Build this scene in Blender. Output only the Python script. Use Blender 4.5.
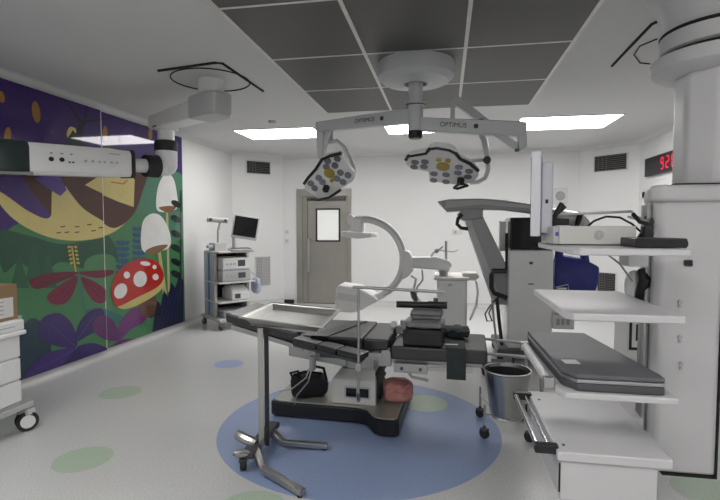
import bpy, bmesh, math, random
from mathutils import Vector, Matrix, Euler
random.seed(4)
S = bpy.context.scene
for o in list(bpy.data.objects): bpy.data.objects.remove(o)
COL = S.collection
R = math.radians

# ------------------------------------------------------------------ camera
FPX, CAM_Z = 480.0, 1.575
YAW, PITCH = math.atan(85/FPX), math.atan(24/FPX)
cd = bpy.data.cameras.new('camera'); cam = bpy.data.objects.new('camera', cd); COL.objects.link(cam)
cd.sensor_fit = 'HORIZONTAL'; cd.sensor_width = 36; cd.lens = 36*FPX/720
cd.clip_start = .05; cd.clip_end = 100
cam.location = (0, 0, CAM_Z); cam.rotation_euler = (R(90)-PITCH, 0, YAW)
S.camera = cam
# ------------------------------------------------------------------ world, exposure, light
w = bpy.data.worlds.new('world'); S.world = w; w.use_nodes = True
w.node_tree.nodes['Background'].inputs[0].default_value = (.8, .85, .9, 1)
w.node_tree.nodes['Background'].inputs[1].default_value = .05
S.view_settings.view_transform = 'Standard'; S.view_settings.look = 'None'
S.view_settings.gamma = 1; S.view_settings.use_curve_mapping = False
S.view_settings.exposure = 0.52
LIGHT_BACK, LIGHT_FRONT = 9.5, 9.0

# ------------------------------------------------------------------ helpers
def ray(px, py):
    fw = Vector((-math.sin(YAW)*math.cos(PITCH), math.cos(YAW)*math.cos(PITCH), -math.sin(PITCH)))
    rt = Vector((math.cos(YAW), math.sin(YAW), 0)); up = rt.cross(fw)
    return fw + rt*((px-360)/FPX) + up*((250-py)/FPX)
EYE = Vector((0, 0, CAM_Z))
def at(px, py, Y): r = ray(px, py); return EYE + r*(Y/r.y)
def onz(px, py, z): r = ray(px, py); return EYE + r*((z-CAM_Z)/r.z)
def onx(px, py, X): r = ray(px, py); return EYE + r*(X/r.x)
def onplane(px, py, p0, n): r = ray(px, py); return EYE + r*((p0-EYE).dot(n)/r.dot(n))
V = lambda *a: Vector(a)

def nodes(name):
    m = bpy.data.materials.new(name); m.use_nodes = True
    return m, m.node_tree, m.node_tree.nodes['Principled BSDF']
def mat(name, c, rough=.5, metal=0., var=.05, scale=12., bump=0., coat=0., spec=.5):
    m, t, b = nodes(name)
    tc = t.nodes.new('ShaderNodeTexCoord'); nz = t.nodes.new('ShaderNodeTexNoise')
    nz.inputs['Scale'].default_value = scale; nz.inputs['Detail'].default_value = 3
    t.links.new(tc.outputs['Object'], nz.inputs['Vector'])
    mx = t.nodes.new('ShaderNodeMix'); mx.data_type = 'RGBA'
    mx.inputs[6].default_value = tuple(x*(1-var) for x in c)+(1,)
    mx.inputs[7].default_value = tuple(min(1, x*(1+var)) for x in c)+(1,)
    t.links.new(nz.outputs['Fac'], mx.inputs[0]); t.links.new(mx.outputs[2], b.inputs['Base Color'])
    b.inputs['Roughness'].default_value = rough; b.inputs['Metallic'].default_value = metal
    b.inputs['Coat Weight'].default_value = coat; b.inputs['Coat Roughness'].default_value = .04
    b.inputs['Specular IOR Level'].default_value = spec
    if bump:
        bp = t.nodes.new('ShaderNodeBump'); bp.inputs['Strength'].default_value = bump
        bp.inputs['Distance'].default_value = .02
        t.links.new(nz.outputs['Fac'], bp.inputs['Height']); t.links.new(bp.outputs['Normal'], b.inputs['Normal'])
    return m
def emit(name, c, s):
    m, t, b = nodes(name)
    b.inputs['Base Color'].default_value = c+(1,); b.inputs['Emission Color'].default_value = c+(1,)
    b.inputs['Emission Strength'].default_value = s
    return m
def srgb(r, g, b): return tuple(((x/255)/12.92 if x < 10 else (((x/255)+.055)/1.055)**2.4) for x in (r, g, b))

M = dict(
    wall=mat('wall_paint', (.74, .74, .735), .45, var=.012, scale=2),
    ceil=mat('ceiling_paint', (.66, .66, .655), .6, var=.012, scale=2),
    cove=mat('cove_vinyl', (.55, .55, .54), .4, var=.04, scale=40),
    pend=mat('pendant_enamel', (.64, .635, .645), .35, var=.02),
    white=mat('white_enamel', (.8, .8, .795), .32, var=.02),
    offwhite=mat('off_white_plastic', (.66, .65, .62), .4, var=.02),
    pale=mat('pale_grey_plastic', (.5, .5, .5), .4, var=.03),
    lamp=mat('lamp_enamel', (.52, .535, .54), .35, var=.02),
    grey=mat('mid_grey_plastic', (.36, .365, .37), .45, var=.05),
    dgrey=mat('dark_grey_plastic', (.07, .072, .08), .45, var=.08),
    black=mat('black_plastic', (.012, .012, .014), .4, var=.1),
    rubber=mat('black_rubber', (.018, .018, .02), .65, var=.1),
    pad=mat('black_vinyl_pad', (.009, .009, .0105), .36, var=.12, scale=20, bump=.05, spec=.9),
    cloth=mat('black_cloth', (.008, .008, .012), .85, var=.3, scale=30, bump=.4),
    green_cloth=mat('dark_green_cloth', (.022, .032, .032), .8, var=.2, scale=20, bump=.3),
    steel=mat('brushed_steel', (.5, .49, .47), .3, 1., var=.08, scale=30),
    dsteel=mat('door_steel', (.36, .342, .31), .34, .5, var=.08, scale=6),
    tray_steel=mat('tray_steel', (.36, .36, .34), .3, .9, var=.08, scale=10),
    chrome=mat('chrome', (.72, .72, .72), .12, 1., var=.03),
    satin=mat('satin_aluminium', (.45, .45, .45), .4, .9, var=.06),
    plate=mat('base_plate_steel', (.36, .36, .32), .3, .35, var=.05),
    tile=mat('diffuser_mesh', (.085, .082, .078), .42, .25, var=.1, scale=3),
    tile2=mat('solid_ceiling_plate', (.2, .2, .2), .4, .3, var=.05, scale=3),
    blue=mat('blue_bag_plastic', (.014, .02, .19), .4, var=.3, scale=14, bump=.5),
    pink=mat('pink_cloth', (.56, .25, .22), .8, var=.22, scale=22, bump=.7),
    foil=mat('grey_drape', (.22, .22, .225), .5, var=.25, scale=18, bump=.6),
    slate=mat('slate_pad', (.125, .125, .14), .5, var=.06),
    slate2=mat('slate_pad_dark', (.08, .08, .09), .5, var=.06),
    card=mat('cardboard', (.28, .18, .09), .8, var=.08),
    paper=mat('paper_label', (.7, .7, .68), .7, var=.03),
    bluegrey=mat('blue_grey_metal', (.36, .43, .5), .4, var=.05),
    blue_strip=mat('blue_strip', (.06, .17, .34), .4),
    palebag=mat('pale_blue_bag', (.42, .46, .62), .35, var=.1),
    glassdark=mat('dark_screen_glass', (.01, .01, .012), .08, var=.1),
    tinted=mat('tinted_glass', (.12, .125, .125), .1),
    lens=mat('lens_glass', (.25, .25, .29), .1, .3, var=.25, scale=60),
    yellow=mat('yellow_lens_cover', (.42, .31, .04), .3, var=.2),
    mark=mat('print_ink', (.03, .03, .05), .5),
    bluemark=mat('blue_print', (.06, .1, .42), .5),
    vent=mat('vent_grille', (.13, .13, .125), .5, .3),
    gap=mat('dark_gap', (.012, .012, .012), .8),
    seam=mat('seam_metal', (.72, .7, .66), .35, .4, var=.15, scale=8),
    frost=emit('frosted_pane', (.85, .86, .84), .12),  # slight glow in the pane stands in for corridor light behind it
    lightb=emit('light_diffuser', (1., .985, .97), LIGHT_BACK),
    lightf=emit('light_diffuser_front', (1., .985, .97), LIGHT_FRONT),
    red_led=emit('red_led', (.8, .01, .05), .45),
)
def sharp(bm, ang=.6):
    for e in bm.edges:
        e.smooth = not (len(e.link_faces) == 2 and e.calc_face_angle(0) > ang)
    for f in bm.faces: f.smooth = True

class MB:
    def __init__(s): s.bm = bmesh.new()
    def _add(s, vs, fs, mi=0):
        v = [s.bm.verts.new(p) for p in vs]
        for f in fs:
            try:
                q = s.bm.faces.new([v[i] for i in f]); q.material_index = mi
            except ValueError: pass
        return s
    def box(s, c, d, rot=None, mi=0):
        c = Vector(c); m = Euler(rot).to_matrix() if rot else Matrix.Identity(3)
        vs = [c + m @ Vector((x*d[0]/2, y*d[1]/2, z*d[2]/2)) for x in (-1, 1) for y in (-1, 1) for z in (-1, 1)]
        return s._add(vs, [(0,1,3,2),(4,6,7,5),(0,4,5,1),(2,3,7,6),(0,2,6,4),(1,5,7,3)], mi)
    def bx(s, x0, x1, y0, y1, z0, z1, mi=0):
        return s.box(((x0+x1)/2, (y0+y1)/2, (z0+z1)/2), (abs(x1-x0), abs(y1-y0), abs(z1-z0)), None, mi)
    def prism(s, pts, vec, mi=0):
        n = len(pts); vec = Vector(vec); a = [Vector(p) for p in pts]
        fs = [tuple(range(n)), tuple(range(2*n-1, n-1, -1))] + [(i, (i+1) % n, n+(i+1) % n, n+i) for i in range(n)]
        return s._add(a+[p+vec for p in a], fs, mi)
    def poly(s, pts, mi=0): return s._add([Vector(p) for p in pts], [tuple(range(len(pts)))], mi)
    def loft(s, rings, cap=True):
        n = len(rings[0]); vs = [Vector(p) for r in rings for p in r]; fs = []
        for k in range(len(rings)-1):
            for i in range(n): fs.append((k*n+i, k*n+(i+1) % n, (k+1)*n+(i+1) % n, (k+1)*n+i))
        if cap: fs += [tuple(range(n-1, -1, -1)), tuple(range((len(rings)-1)*n, len(rings)*n))]
        return s._add(vs, fs)
    def tube(s, pts, r, n=10, closed=False):
        pts = [Vector(p) for p in pts]; rs = r if isinstance(r, (list, tuple)) else [r]*len(pts)
        rings = []; N = len(pts); u = None
        for i, p in enumerate(pts):
            a = pts[(i-1) % N] if (closed or i > 0) else p; b = pts[(i+1) % N] if (closed or i < N-1) else p
            t = (b-a).normalized()
            if u is None: u = t.orthogonal().normalized()
            u = (u - t*u.dot(t)).normalized(); v = t.cross(u)
            rings.append([p + (u*math.cos(2*math.pi*k/n) + v*math.sin(2*math.pi*k/n))*rs[i] for k in range(n)])
        if closed: rings.append(rings[0])
        return s.loft(rings, not closed)
    def cyl(s, a, b, r, r2=None, n=20): return s.tube([a, b], [r, r if r2 is None else r2], n)
    def lathe(s, prof, c=(0, 0, 0), n=32):
        c = Vector(c)
        return s.loft([[c+Vector((r*math.cos(2*math.pi*k/n), r*math.sin(2*math.pi*k/n), z)) for k in range(n)] for r, z in prof])
    def ring(s, c, R_, r, n=48, m=8): 
        c = Vector(c); return s.tube([c+Vector((R_*math.cos(2*math.pi*k/n), R_*math.sin(2*math.pi*k/n), 0)) for k in range(n)], r, m, True)
    def ball(s, c, r, n=16, m=10):
        rx, ry, rz = r if isinstance(r, (tuple, list)) else (r, r, r); c = Vector(c)
        return s.loft([[c+Vector((rx*math.sin(math.pi*j/m)*math.cos(2*math.pi*k/n), ry*math.sin(math.pi*j/m)*math.sin(2*math.pi*k/n), -rz*math.cos(math.pi*j/m))) for k in range(n)]
                       for j in [.03]+list(range(1, m))+[m-.03]])

def rootmat(o):
    while o.parent: o = o.parent
    return Matrix.Translation(o.location) @ o.rotation_euler.to_matrix().to_4x4()
def tag(o, label=None, cat=None, group=None, kind=None):
    for k, v in (('label', label), ('category', cat), ('group', group), ('kind', kind)):
        if v: o[k] = v
    return o
def thing(name, label, cat, loc=(0, 0, 0), rz=0., group=None):
    o = bpy.data.objects.new(name, None); COL.objects.link(o); o.empty_display_size = .1
    o.location = loc; o.rotation_euler = (0, 0, rz)
    return tag(o, label, cat, group)
def part(name, mb, m, parent=None, bevel=0., ang=.6, local=False, label=None, loc=None, seg=2, subsurf=0):
    """link one mesh; geometry is in world coordinates unless local (then in the frame of its thing)"""
    bm = mb.bm
    bmesh.ops.recalc_face_normals(bm, faces=bm.faces)
    if bevel or subsurf:
        for f in bm.faces: f.smooth = True
    else: sharp(bm, ang)
    me = bpy.data.meshes.new(name)
    bm.to_mesh(me); bm.free()
    o = bpy.data.objects.new(name, me); COL.objects.link(o)
    for q in (m if isinstance(m, (list, tuple)) else [m]): me.materials.append(M[q] if isinstance(q, str) else q)
    if parent:
        if not local: me.transform(rootmat(parent).inverted())
        o.parent = parent
    elif loc is not None:
        if not local: me.transform(Matrix.Translation(-Vector(loc)))
        o.location = loc
    if bevel:
        b = o.modifiers.new('bevel', 'BEVEL'); b.width = bevel; b.segments = seg; b.limit_method = 'ANGLE'
        b.angle_limit = R(40); b.harden_normals = True
    if subsurf:
        q = o.modifiers.new('subsurf', 'SUBSURF'); q.levels = q.render_levels = subsurf
    if label: o['label'] = label
    return o
def struct(name, mb, m, parent=None, bevel=0.):
    o = part(name, mb, m, parent, bevel)
    if not parent: o['kind'] = 'structure'
    return o
def text(name, s, size, m, parent, origin, xdir, ydir, depth=.001):
    cu = bpy.data.curves.new(name, 'FONT'); cu.body = s; cu.size = size; cu.extrude = depth; cu.align_x = 'CENTER'; cu.align_y = 'CENTER'
    t = bpy.data.objects.new(name+'_source', cu); COL.objects.link(t)
    dg = bpy.context.evaluated_depsgraph_get(); dg.update()
    me = bpy.data.meshes.new_from_object(t.evaluated_get(dg)); bpy.data.objects.remove(t)
    x = Vector(xdir).normalized(); y = Vector(ydir); y = (y - x*y.dot(x)).normalized(); z = x.cross(y)
    mt = Matrix((x, y, z)).transposed().to_4x4(); mt.translation = Vector(origin)
    me.transform(mt); me.transform(rootmat(parent).inverted())
    me.name = name; me.materials.clear(); me.materials.append(M[m])
    o = bpy.data.objects.new(name, me); COL.objects.link(o); o.parent = parent
    return o
def arc(c, r, a0, a1, n, ux=V(1, 0, 0), uy=V(0, 0, 1)):
    return [Vector(c)+(ux*math.cos(R(a0+(a1-a0)*i/n))+uy*math.sin(R(a0+(a1-a0)*i/n)))*r for i in range(n+1)]
def castor(parent, p, r=.05, wd=.03, a=0., stem=.03):
    """twin-wheel castor touching the floor at p (world); name: castor > wheel"""
    p = Vector(p); ax = V(math.cos(a), math.sin(a), 0)
    h = MB().cyl(p+V(0, 0, r*1.2), p+V(0, 0, 2*r+stem), r*.3).box(p+V(0, 0, r*1.75), (wd*1.5, r*1.3, r*.45), (0, 0, a))
    c = part('castor', h, 'dgrey', parent)
    part('wheel', MB().cyl(p-ax*wd/2+V(0, 0, r), p+ax*wd/2+V(0, 0, r), r, n=24), 'rubber', c, bevel=.004)
    return c

# ------------------------------------------------------------------ room shell
XL, XR, YB, YF, ZC, CH = -4.01, 3.15, 9.4, -2.0, 3.0, .75
XB0, XB1, YC = XL+CH, XR-CH, YB-CH
foot = [V(XL, YF, 0), V(XR, YF, 0), V(XR, YC, 0), V(XB1, YB, 0), V(XB0, YB, 0), V(XL, YC, 0)]
def floor_material():
    m, t, b = nodes('speckled_vinyl_floor')
    N, L = t.nodes.new, t.links.new
    g = N('ShaderNodeNewGeometry'); nz = N('ShaderNodeTexNoise'); nz.inputs['Scale'].default_value = 90; nz.inputs['Detail'].default_value = 2
    L(g.outputs['Position'], nz.inputs['Vector'])
    n2 = N('ShaderNodeTexNoise'); n2.inputs['Scale'].default_value = 1.3; L(g.outputs['Position'], n2.inputs['Vector'])
    def mixc(a, bb, fac):
        x = N('ShaderNodeMix'); x.data_type = 'RGBA'
        for sock, v in ((6, a), (7, bb), (0, fac)):
            if hasattr(v, 'links'): L(v, x.inputs[sock])
            else: x.inputs[sock].default_value = v
        return x.outputs[2]
    def rampn(src, lo, hi):
        r = N('ShaderNodeMapRange'); r.inputs[1].default_value = lo; r.inputs[2].default_value = hi; L(src, r.inputs[0]); return r.outputs[0]
    sp = rampn(nz.outputs['Fac'], .4, .62)
    col = mixc((.53, .535, .535, 1), (.63, .63, .625, 1), sp)
    spots = [((-.66, 3.69), 1.09, (.25, .325, .52), (.3, .385, .59))]
    spots += [(c, r, (.4, .5, .39), (.46, .56, .45)) for c, r in (((-3.02, 4.02), .185), ((-2.4, 2.8), .185), ((-.163, 4.24), .2), ((-1.05, 2.44), .2), ((1.56, 3.1), .2))]
    spots += [((-2.42, 5.07), .165, (.36, .43, .68), (.4, .47, .72))]
    for (cx, cy), r, a, bb in spots:
        d = N('ShaderNodeVectorMath'); d.operation = 'DISTANCE'; L(g.outputs['Position'], d.inputs[0]); d.inputs[1].default_value = (cx, cy, 0)
        lt = N('ShaderNodeMath'); lt.operation = 'LESS_THAN'; L(d.outputs['Value'], lt.inputs[0]); lt.inputs[1].default_value = r
        col = mixc(col, mixc(a+(1,), bb+(1,), sp), lt.outputs[0])
    L(col, b.inputs['Base Color'])
    rr = N('ShaderNodeMapRange'); L(n2.outputs['Fac'], rr.inputs[0]); rr.inputs[3].default_value = .25; rr.inputs[4].default_value = .38
    L(rr.outputs[0], b.inputs['Roughness'])
    return m
struct('floor', MB().prism(foot, (0, 0, -.1)), floor_material())
struct('ceiling', MB().prism([p+V(0, 0, ZC) for p in foot], (0, 0, .1)), 'ceil')
def wall(name, a, b, t=.12):
    a, b = Vector(a), Vector(b); d = (b-a).normalized(); n = V(d.y, -d.x, 0)
    return struct(name, MB().prism([a, b, b+n*t, a+n*t], (0, 0, ZC)), 'wall')
wall('wall_right', foot[1], foot[2]); wall('wall_back_right', foot[2], foot[3])
wall('wall_back_left', foot[4], foot[5]); wall('wall_left', foot[5], foot[0]); wall('wall_front', foot[0], foot[1])
DX0, DX1, DZ = -2.97, -1.84, 2.32          # door opening in the back wall
mb = MB(); mb.bx(XB0, DX0, YB, YB+.12, 0, ZC); mb.bx(DX1, XB1, YB, YB+.12, 0, ZC); mb.bx(DX0, DX1, YB, YB+.12, DZ, ZC)
struct('wall_back', mb, 'wall')
def cove(name, a, b, zc0, rr, m, up=True):
    """quarter-round cove strip between a and b on the room side"""
    a, b = Vector(a), Vector(b); d = (b-a).normalized(); n = V(-d.y, d.x, 0)
    prof = [(0, 0)]+[(rr-rr*math.sin(R(t)), rr-rr*math.cos(R(t))) for t in range(0, 91, 15)]
    rings = []
    for p in (a, b): rings.append([p + n*(u+.001) + V(0, 0, zc0 + (v if up else -v)) for u, v in prof])
    return struct(name, MB().loft(rings), m)
seq = [('left', 5, 0), ('back_left', 4, 5), ('back_right', 2, 3), ('right', 1, 2)]
for nm, i, j in seq:
    cove('baseboard_'+nm, foot[i], foot[j], .001, .09, 'cove'); cove('trim_'+nm, foot[i], foot[j], ZC-.001, .08, 'ceil', False)
cove('baseboard_back', foot[3], V(DX1+.07, YB, 0), .001, .09, 'cove')
cove('trim_back', foot[3], foot[4], ZC-.001, .08, 'ceil', False)

# ---- steel door in the back wall
d = MB()
d.bx(DX0, DX0+.12, YB-.03, YB+.12, 0, DZ); d.bx(DX1-.07, DX1, YB-.03, YB+.12, 0, DZ); d.bx(DX0+.12, DX1-.07, YB-.03, YB+.12, DZ-.15, DZ)
door = thing('door_1', None, None, (DX0, YB, 0)); door['kind'] = 'structure'
part('door_frame', d, 'dsteel', door, bevel=.006)
LX0, LX1, WX0, WX1, WZ0, WZ1 = DX0+.12, DX1-.07, -2.575, -2.07, 1.26, 1.93
lf = MB(); y0, y1 = YB+.02, YB+.07
lf.bx(LX0, WX0, y0, y1, .01, DZ-.15); lf.bx(WX1, LX1, y0, y1, .01, DZ-.15); lf.bx(WX0, WX1, y0, y1, .01, WZ0); lf.bx(WX0, WX1, y0, y1, WZ1, DZ-.15)
leaf = part('door_leaf', lf, 'dsteel', door)
part('leaf_seam', MB().bx(LX0+.1, LX0+.108, y0-.004, y0+.004, .02, DZ-.16), 'gap', door)
g = MB(); t = .03
g.bx(WX0, WX0+t, y0-.015, y0+.02, WZ0, WZ1); g.bx(WX1-t, WX1, y0-.015, y0+.02, WZ0, WZ1); g.bx(WX0, WX1, y0-.015, y0+.02, WZ0, WZ0+t); g.bx(WX0, WX1, y0-.015, y0+.02, WZ1-t, WZ1)
part('window_frame', g, 'black', leaf)
part('window_pane', MB().bx(WX0+t, WX1-t, y0, y0+.02, WZ0+t, WZ1-t), 'frost', leaf)
part('door_closer', MB().bx(LX0+.1, LX1-.05, y0-.05, y0, 2.09, 2.145), 'dgrey', door, bevel=.008)
h = MB().tube([(LX0+.14, y0, .64), (LX0+.14, y0-.06, .64), (LX0+.14, y0-.06, 1.32), (LX0+.14, y0, 1.32)], .022)
part('pull_handle', h, 'satin', door)
# ---- door on the right wall, partly behind the pendant
dr = thing('door_2', None, None, (XR, 7.6, 0)); dr['kind'] = 'structure'
f = MB()
f.bx(XR-.04, XR-.002, 8.3, 8.42, 0, 2.12); f.bx(XR-.04, XR-.002, 7.2, 7.32, 0, 2.12); f.bx(XR-.04, XR-.002, 7.2, 8.42, 2.02, 2.12)
part('door_frame', f, 'white', dr, bevel=.005)
f = MB(); f.bx(XR-.025, XR-.003, 7.32, 8.3, .01, 1.0); f.bx(XR-.025, XR-.003, 7.32, 7.5, 1.0, 2.02); f.bx(XR-.025, XR-.003, 8.16, 8.3, 1.0, 2.02); f.bx(XR-.025, XR-.003, 7.5, 8.16, 1.93, 2.02)
part('door_leaf', f, 'offwhite', dr)
part('window_pane', MB().bx(XR-.016, XR-.006, 7.5, 8.16, 1.0, 1.93), 'tinted', dr)

# ---- ceiling: diffuser panel, light panels, detector
X0, X1 = -1.46, .95; cw = (X1-X0)/3; rows = [1.03, 2.0, 2.97, 3.94, 4.9, 5.88]
lam = thing('ceiling_diffuser', 'large dark grey tiled air diffuser panel in the middle of the ceiling', 'ceiling panel', (-.255, 3.45, ZC))
fr = MB(); z0 = ZC-.022
for k in range(4):
    x = X0+cw*k; fr.bx(x-.014, x+.014, rows[0], rows[-1], z0-.003, ZC-.001)
for y in rows: fr.bx(X0, X1, y-.011, y+.011, z0-.003, ZC-.001)
part('frame', fr, 'seam', lam)
for i in range(3):
    for j in range(5):
        part('tile', MB().bx(X0+cw*i+.014, X0+cw*(i+1)-.014, rows[j]+.011, rows[j+1]-.011, z0, ZC-.001), 'tile2' if (i == 1 and j == 3) else 'tile', lam,
             label='lighter solid mounting tile' if (i == 1 and j == 3) else None)
def ceiling_light(x0, x1, y0, y1, m, label):
    o = thing('ceiling_light', label, 'ceiling light', ((x0+x1)/2, (y0+y1)/2, ZC), group='ceiling light panels')
    f = MB(); t = .025
    for a in ((x0-t, x0, y0-t, y1+t), (x1, x1+t, y0-t, y1+t), (x0, x1, y0-t, y0), (x0, x1, y1, y1+t)): f.bx(*a, ZC-.012, ZC-.001)
    part('frame', f, 'white', o); part('diffuser', MB().bx(x0, x1, y0, y1, ZC-.008, ZC-.001), m, o)
ceiling_light(-3.1, -1.9, 6.77, 7.52, 'lightb', 'bright ceiling light panel at back left, above the vent beside the door')
ceiling_light(-.86, .34, 6.7, 7.45, 'lightb', 'bright ceiling light panel behind the surgical lamp hub')
ceiling_light(.98, 2.22, 6.66, 7.5, 'lightb', 'bright ceiling light panel at back right, above the edge-on screen')
ceiling_light(-3.1, -1.9, 1.1, 1.85, 'lightf', 'ceiling light panel in the front row nearest the mural wall')
ceiling_light(-.86, .34, -.3, .45, 'lightf', 'ceiling light panel in the front row in the middle')
ceiling_light(1.3, 2.5, -1.1, -.35, 'lightf', 'ceiling light panel in the front row nearest the right wall')
p = onz(272, 121, ZC)
tag(part('smoke_detector', MB().lathe([(.055, 0), (.05, -.025), (.03, -.035)]), 'pale', None, local=True, loc=p-V(0, 0, .001)), 'small round white smoke detector on the ceiling beside the left light panel', 'detector')

# ---- vents on the angled corner walls
def wall_vent(c, dirv, wd, ht, name, label, group):
    c = Vector(c); dv = Vector(dirv).normalized(); n = V(dv.y, -dv.x, 0)
    if n.y > 0: n = -n
    o = thing(name, label, 'air vent', c, 0, group)
    def bar(u0, u1, z0, z1, t0, t1):
        a, b = c+dv*u0, c+dv*u1
        return [a+n*t0+V(0, 0, z0), b+n*t0+V(0, 0, z0), b+n*t0+V(0, 0, z1), a+n*t0+V(0, 0, z1)], n*(t1-t0)
    part('back_plate', MB().prism(*bar(-wd/2, wd/2, -ht/2, ht/2, .001, .006)), 'gap' if ht < .4 else 'pale', o)
    f = MB(); e = .018
    for a in ((-wd/2-e, -wd/2, -ht/2-e, ht/2+e), (wd/2, wd/2+e, -ht/2-e, ht/2+e), (-wd/2, wd/2, ht/2, ht/2+e), (-wd/2, wd/2, -ht/2-e, -ht/2)): f.prism(*bar(*a, .001, .018))
    part('frame', f, 'offwhite', o)
    n_ = int(ht/.03)
    s_ = MB()
    for k in range(n_):
        z = -ht/2+(k+.5)*ht/n_; s_.prism(*bar(-wd/2, wd/2, z-.008, z+.003, .006, .014))
    for k in range(1, 4): s_.prism(*bar(-wd/2+wd*k/8-.004, -wd/2+wd*k/8+.004, -ht/2, ht/2, .006, .016))
    part('louvre', s_, 'vent' if ht < .4 else 'grey', o)
def chamf(px, left):
    """distance along the angled wall where the column px falls"""
    r = ray(px, 200)
    if left:   # points (XL+t, YC+t)
        t = (XL*r.y - YC*r.x)/(r.x-r.y); return V(XL+t, YC+t, 0)
    t = (XB1*r.y - YB*r.x)/(-r.x-r.y); return V(XB1+t, YB-t, 0)
def zat(px, py, p): r = ray(px, py); return CAM_Z + r.z*(p.y/r.y)
for left, (a, b, yt, yb), (a2, b2, yt2, yb2), nm in ((True, (247, 270, 161.7, 173.7), (255, 269, 257, 285), 'left'), (False, (594, 626, 155, 170.5), (600, 618, 273, 294), 'right')):
    for k, (u, v, t_, b_) in enumerate(((a, b, yt, yb), (a2, b2, yt2, yb2))):
        p, q = chamf(u, left), chamf(v, left); c = (p+q)/2; mid = (u+v)/2
        zt, zb = zat(mid, t_, c), zat(mid, b_, c); c.z = (zt+zb)/2
        wall_vent(c, q-p, (q-p).length, zt-zb, 'air_vent', ('dark louvred vent high on the angled %s corner wall', 'grey return grille low on the angled %s corner wall')[k] % nm, None)
# switches and speaker on the back wall
for py, lb in ((232, 'upper of two small white wall switches left of the steel door'), (241, 'lower of two small white wall switches left of the steel door')):
    p = at(287, py, YB); o = thing('wall_switch', lb, 'switch', p, 0, 'wall switches by the door')
    part('plate', MB().box(p-V(0, .006, 0), (.09, .01, .09)), 'offwhite', o, bevel=.003); part('rocker', MB().box(p-V(0, .014, 0), (.04, .008, .05)), 'pale', o, bevel=.002)
p = at(560, 196, YB); o = thing('wall_speaker', 'white square wall box with round grey centre behind the edge-on screen', 'speaker', p)
part('plate', MB().box(p-V(0, .012, 0), (.26, .02, .3)), 'offwhite', o, bevel=.006); part('speaker_cone', MB().cyl(p-V(0, .022, 0), p-V(0, .04, 0), .085, .07), 'grey', o)
p = V(-3.09, YB, 0); o = thing('foot_switch', 'small black foot switch box on the floor left of the steel door', 'switch', (-3.06, YB-.1, 0))
part('housing', MB().bx(-3.2, -3.0, YB-.16, YB-.08, .0, .085), 'black', o, bevel=.012)
# gas outlet plates on the back wall
for px, py, lb in ((457, 232, 'white gas outlet plate on the back wall above the white console'), (474, 237, 'white gas outlet plate on the back wall beside the grey slanted column')):
    p = at(px, py, YB); o = thing('gas_outlet', lb, 'wall outlet', p)
    part('plate', MB().box(p-V(0, .006, 0), (.2, .01, .1)), 'offwhite', o, bevel=.003); part('socket', MB().cyl(p-V(.03, .01, 0), p-V(.03, .03, 0), .025), 'satin', o)
p = onx(656, 166, XR); o = thing('digital_clock', 'black wall clock with red digits on the right wall behind the pendant column', 'clock', (XR, p.y-.25, p.z))
part('housing', MB().bx(XR-.06, XR-.002, p.y-.9, p.y+.27, p.z-.14, p.z+.14), 'black', o, bevel=.008)
def seg7(mb, yc, zc, s, on):
    X = XR-.062
    hs, vs = s*.5, s*.5
    segs = dict(a=(0, s, 1), d=(0, -s, 1), g=(0, 0, 1), b=(-hs, s/2, 0), f=(hs, s/2, 0), c=(-hs, -s/2, 0), e=(hs, -s/2, 0))
    for k in on:
        u, v, hz = segs[k]; mb.box((X, yc+u, zc+v), (.004, s*.8 if hz else .022, .022 if hz else s*.85))
for k, on in enumerate(('abcdfg', 'abged', 'abcdef')):
    q = MB(); seg7(q, p.y-.36-.17*k, p.z, .08, on); part('digit', q, 'red_led', o)

# ---- painted mural on the left wall
MURAL = {}
def mm(key, rgb):
    if key not in MURAL: MURAL[key] = (len(MURAL), mat('mural_'+key, tuple(max(.004, v*1.0-.018) for v in srgb(*rgb)), .5, var=.1, scale=5, coat=.8, spec=.15))
    return MURAL[key][0]
mb = MB(); layer = [0]
def wp(px, py): return onx(px, py, XL+.03)
PANELS, PTILT = ((1.55, 3.3), (3.3, 5.05), (5.05, 6.8)), .02
def clip(pts, y, s):
    o = []
    for i in range(len(pts)):
        a, b = pts[i], pts[(i+1) % len(pts)]; ia, ib = s*(a.y-y) >= 0, s*(b.y-y) >= 0
        if ia: o.append(a)
        if ia != ib: o.append(a.lerp(b, (y-a.y)/(b.y-a.y)))
    return o
def mshape(pts3, key, rgb):
    layer[0] += 1
    pts = [V(0, min(MY1, max(MY0, q.y)), min(MZ1, max(MZ0, q.z))) for q in pts3]
    for y0, y1 in PANELS:                      # cut each shape at the panel joints
        c = clip(clip(pts, y0, 1), y1, -1)
        if len(c) > 2: mb.poly([V(XL+.03+PTILT*(q.y-(y0+y1)/2)+layer[0]*.00006, q.y, q.z) for q in c], mm(key, rgb))
def mpoly(pts, key, rgb): mshape([wp(*q) for q in pts], key, rgb)
def smooth(pts, n=5):
    """closed curve through all the points"""
    o = []; N = len(pts)
    for i in range(N):
        p0, p1, p2, p3 = (pts[(i+k-1) % N] for k in range(4))
        for q in range(n):
            t = q/n
            o.append(tuple(.5*(2*p1[a]+(p2[a]-p0[a])*t+(2*p0[a]-5*p1[a]+4*p2[a]-p3[a])*t*t+(3*p1[a]-p0[a]-3*p2[a]+p3[a])*t**3) for a in (0, 1)))
    return o
def mblob(pts, key, rgb): mpoly(smooth(pts), key, rgb)
def mell(cx, cy, rx, ry, rot, key, rgb):
    a = R(rot); mpoly([(cx+rx*math.cos(t)*math.cos(a)-ry*math.sin(t)*math.sin(a), cy+rx*math.cos(t)*math.sin(a)+ry*math.sin(t)*math.cos(a)) for t in [2*math.pi*k/28 for k in range(28)]], key, rgb)
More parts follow.
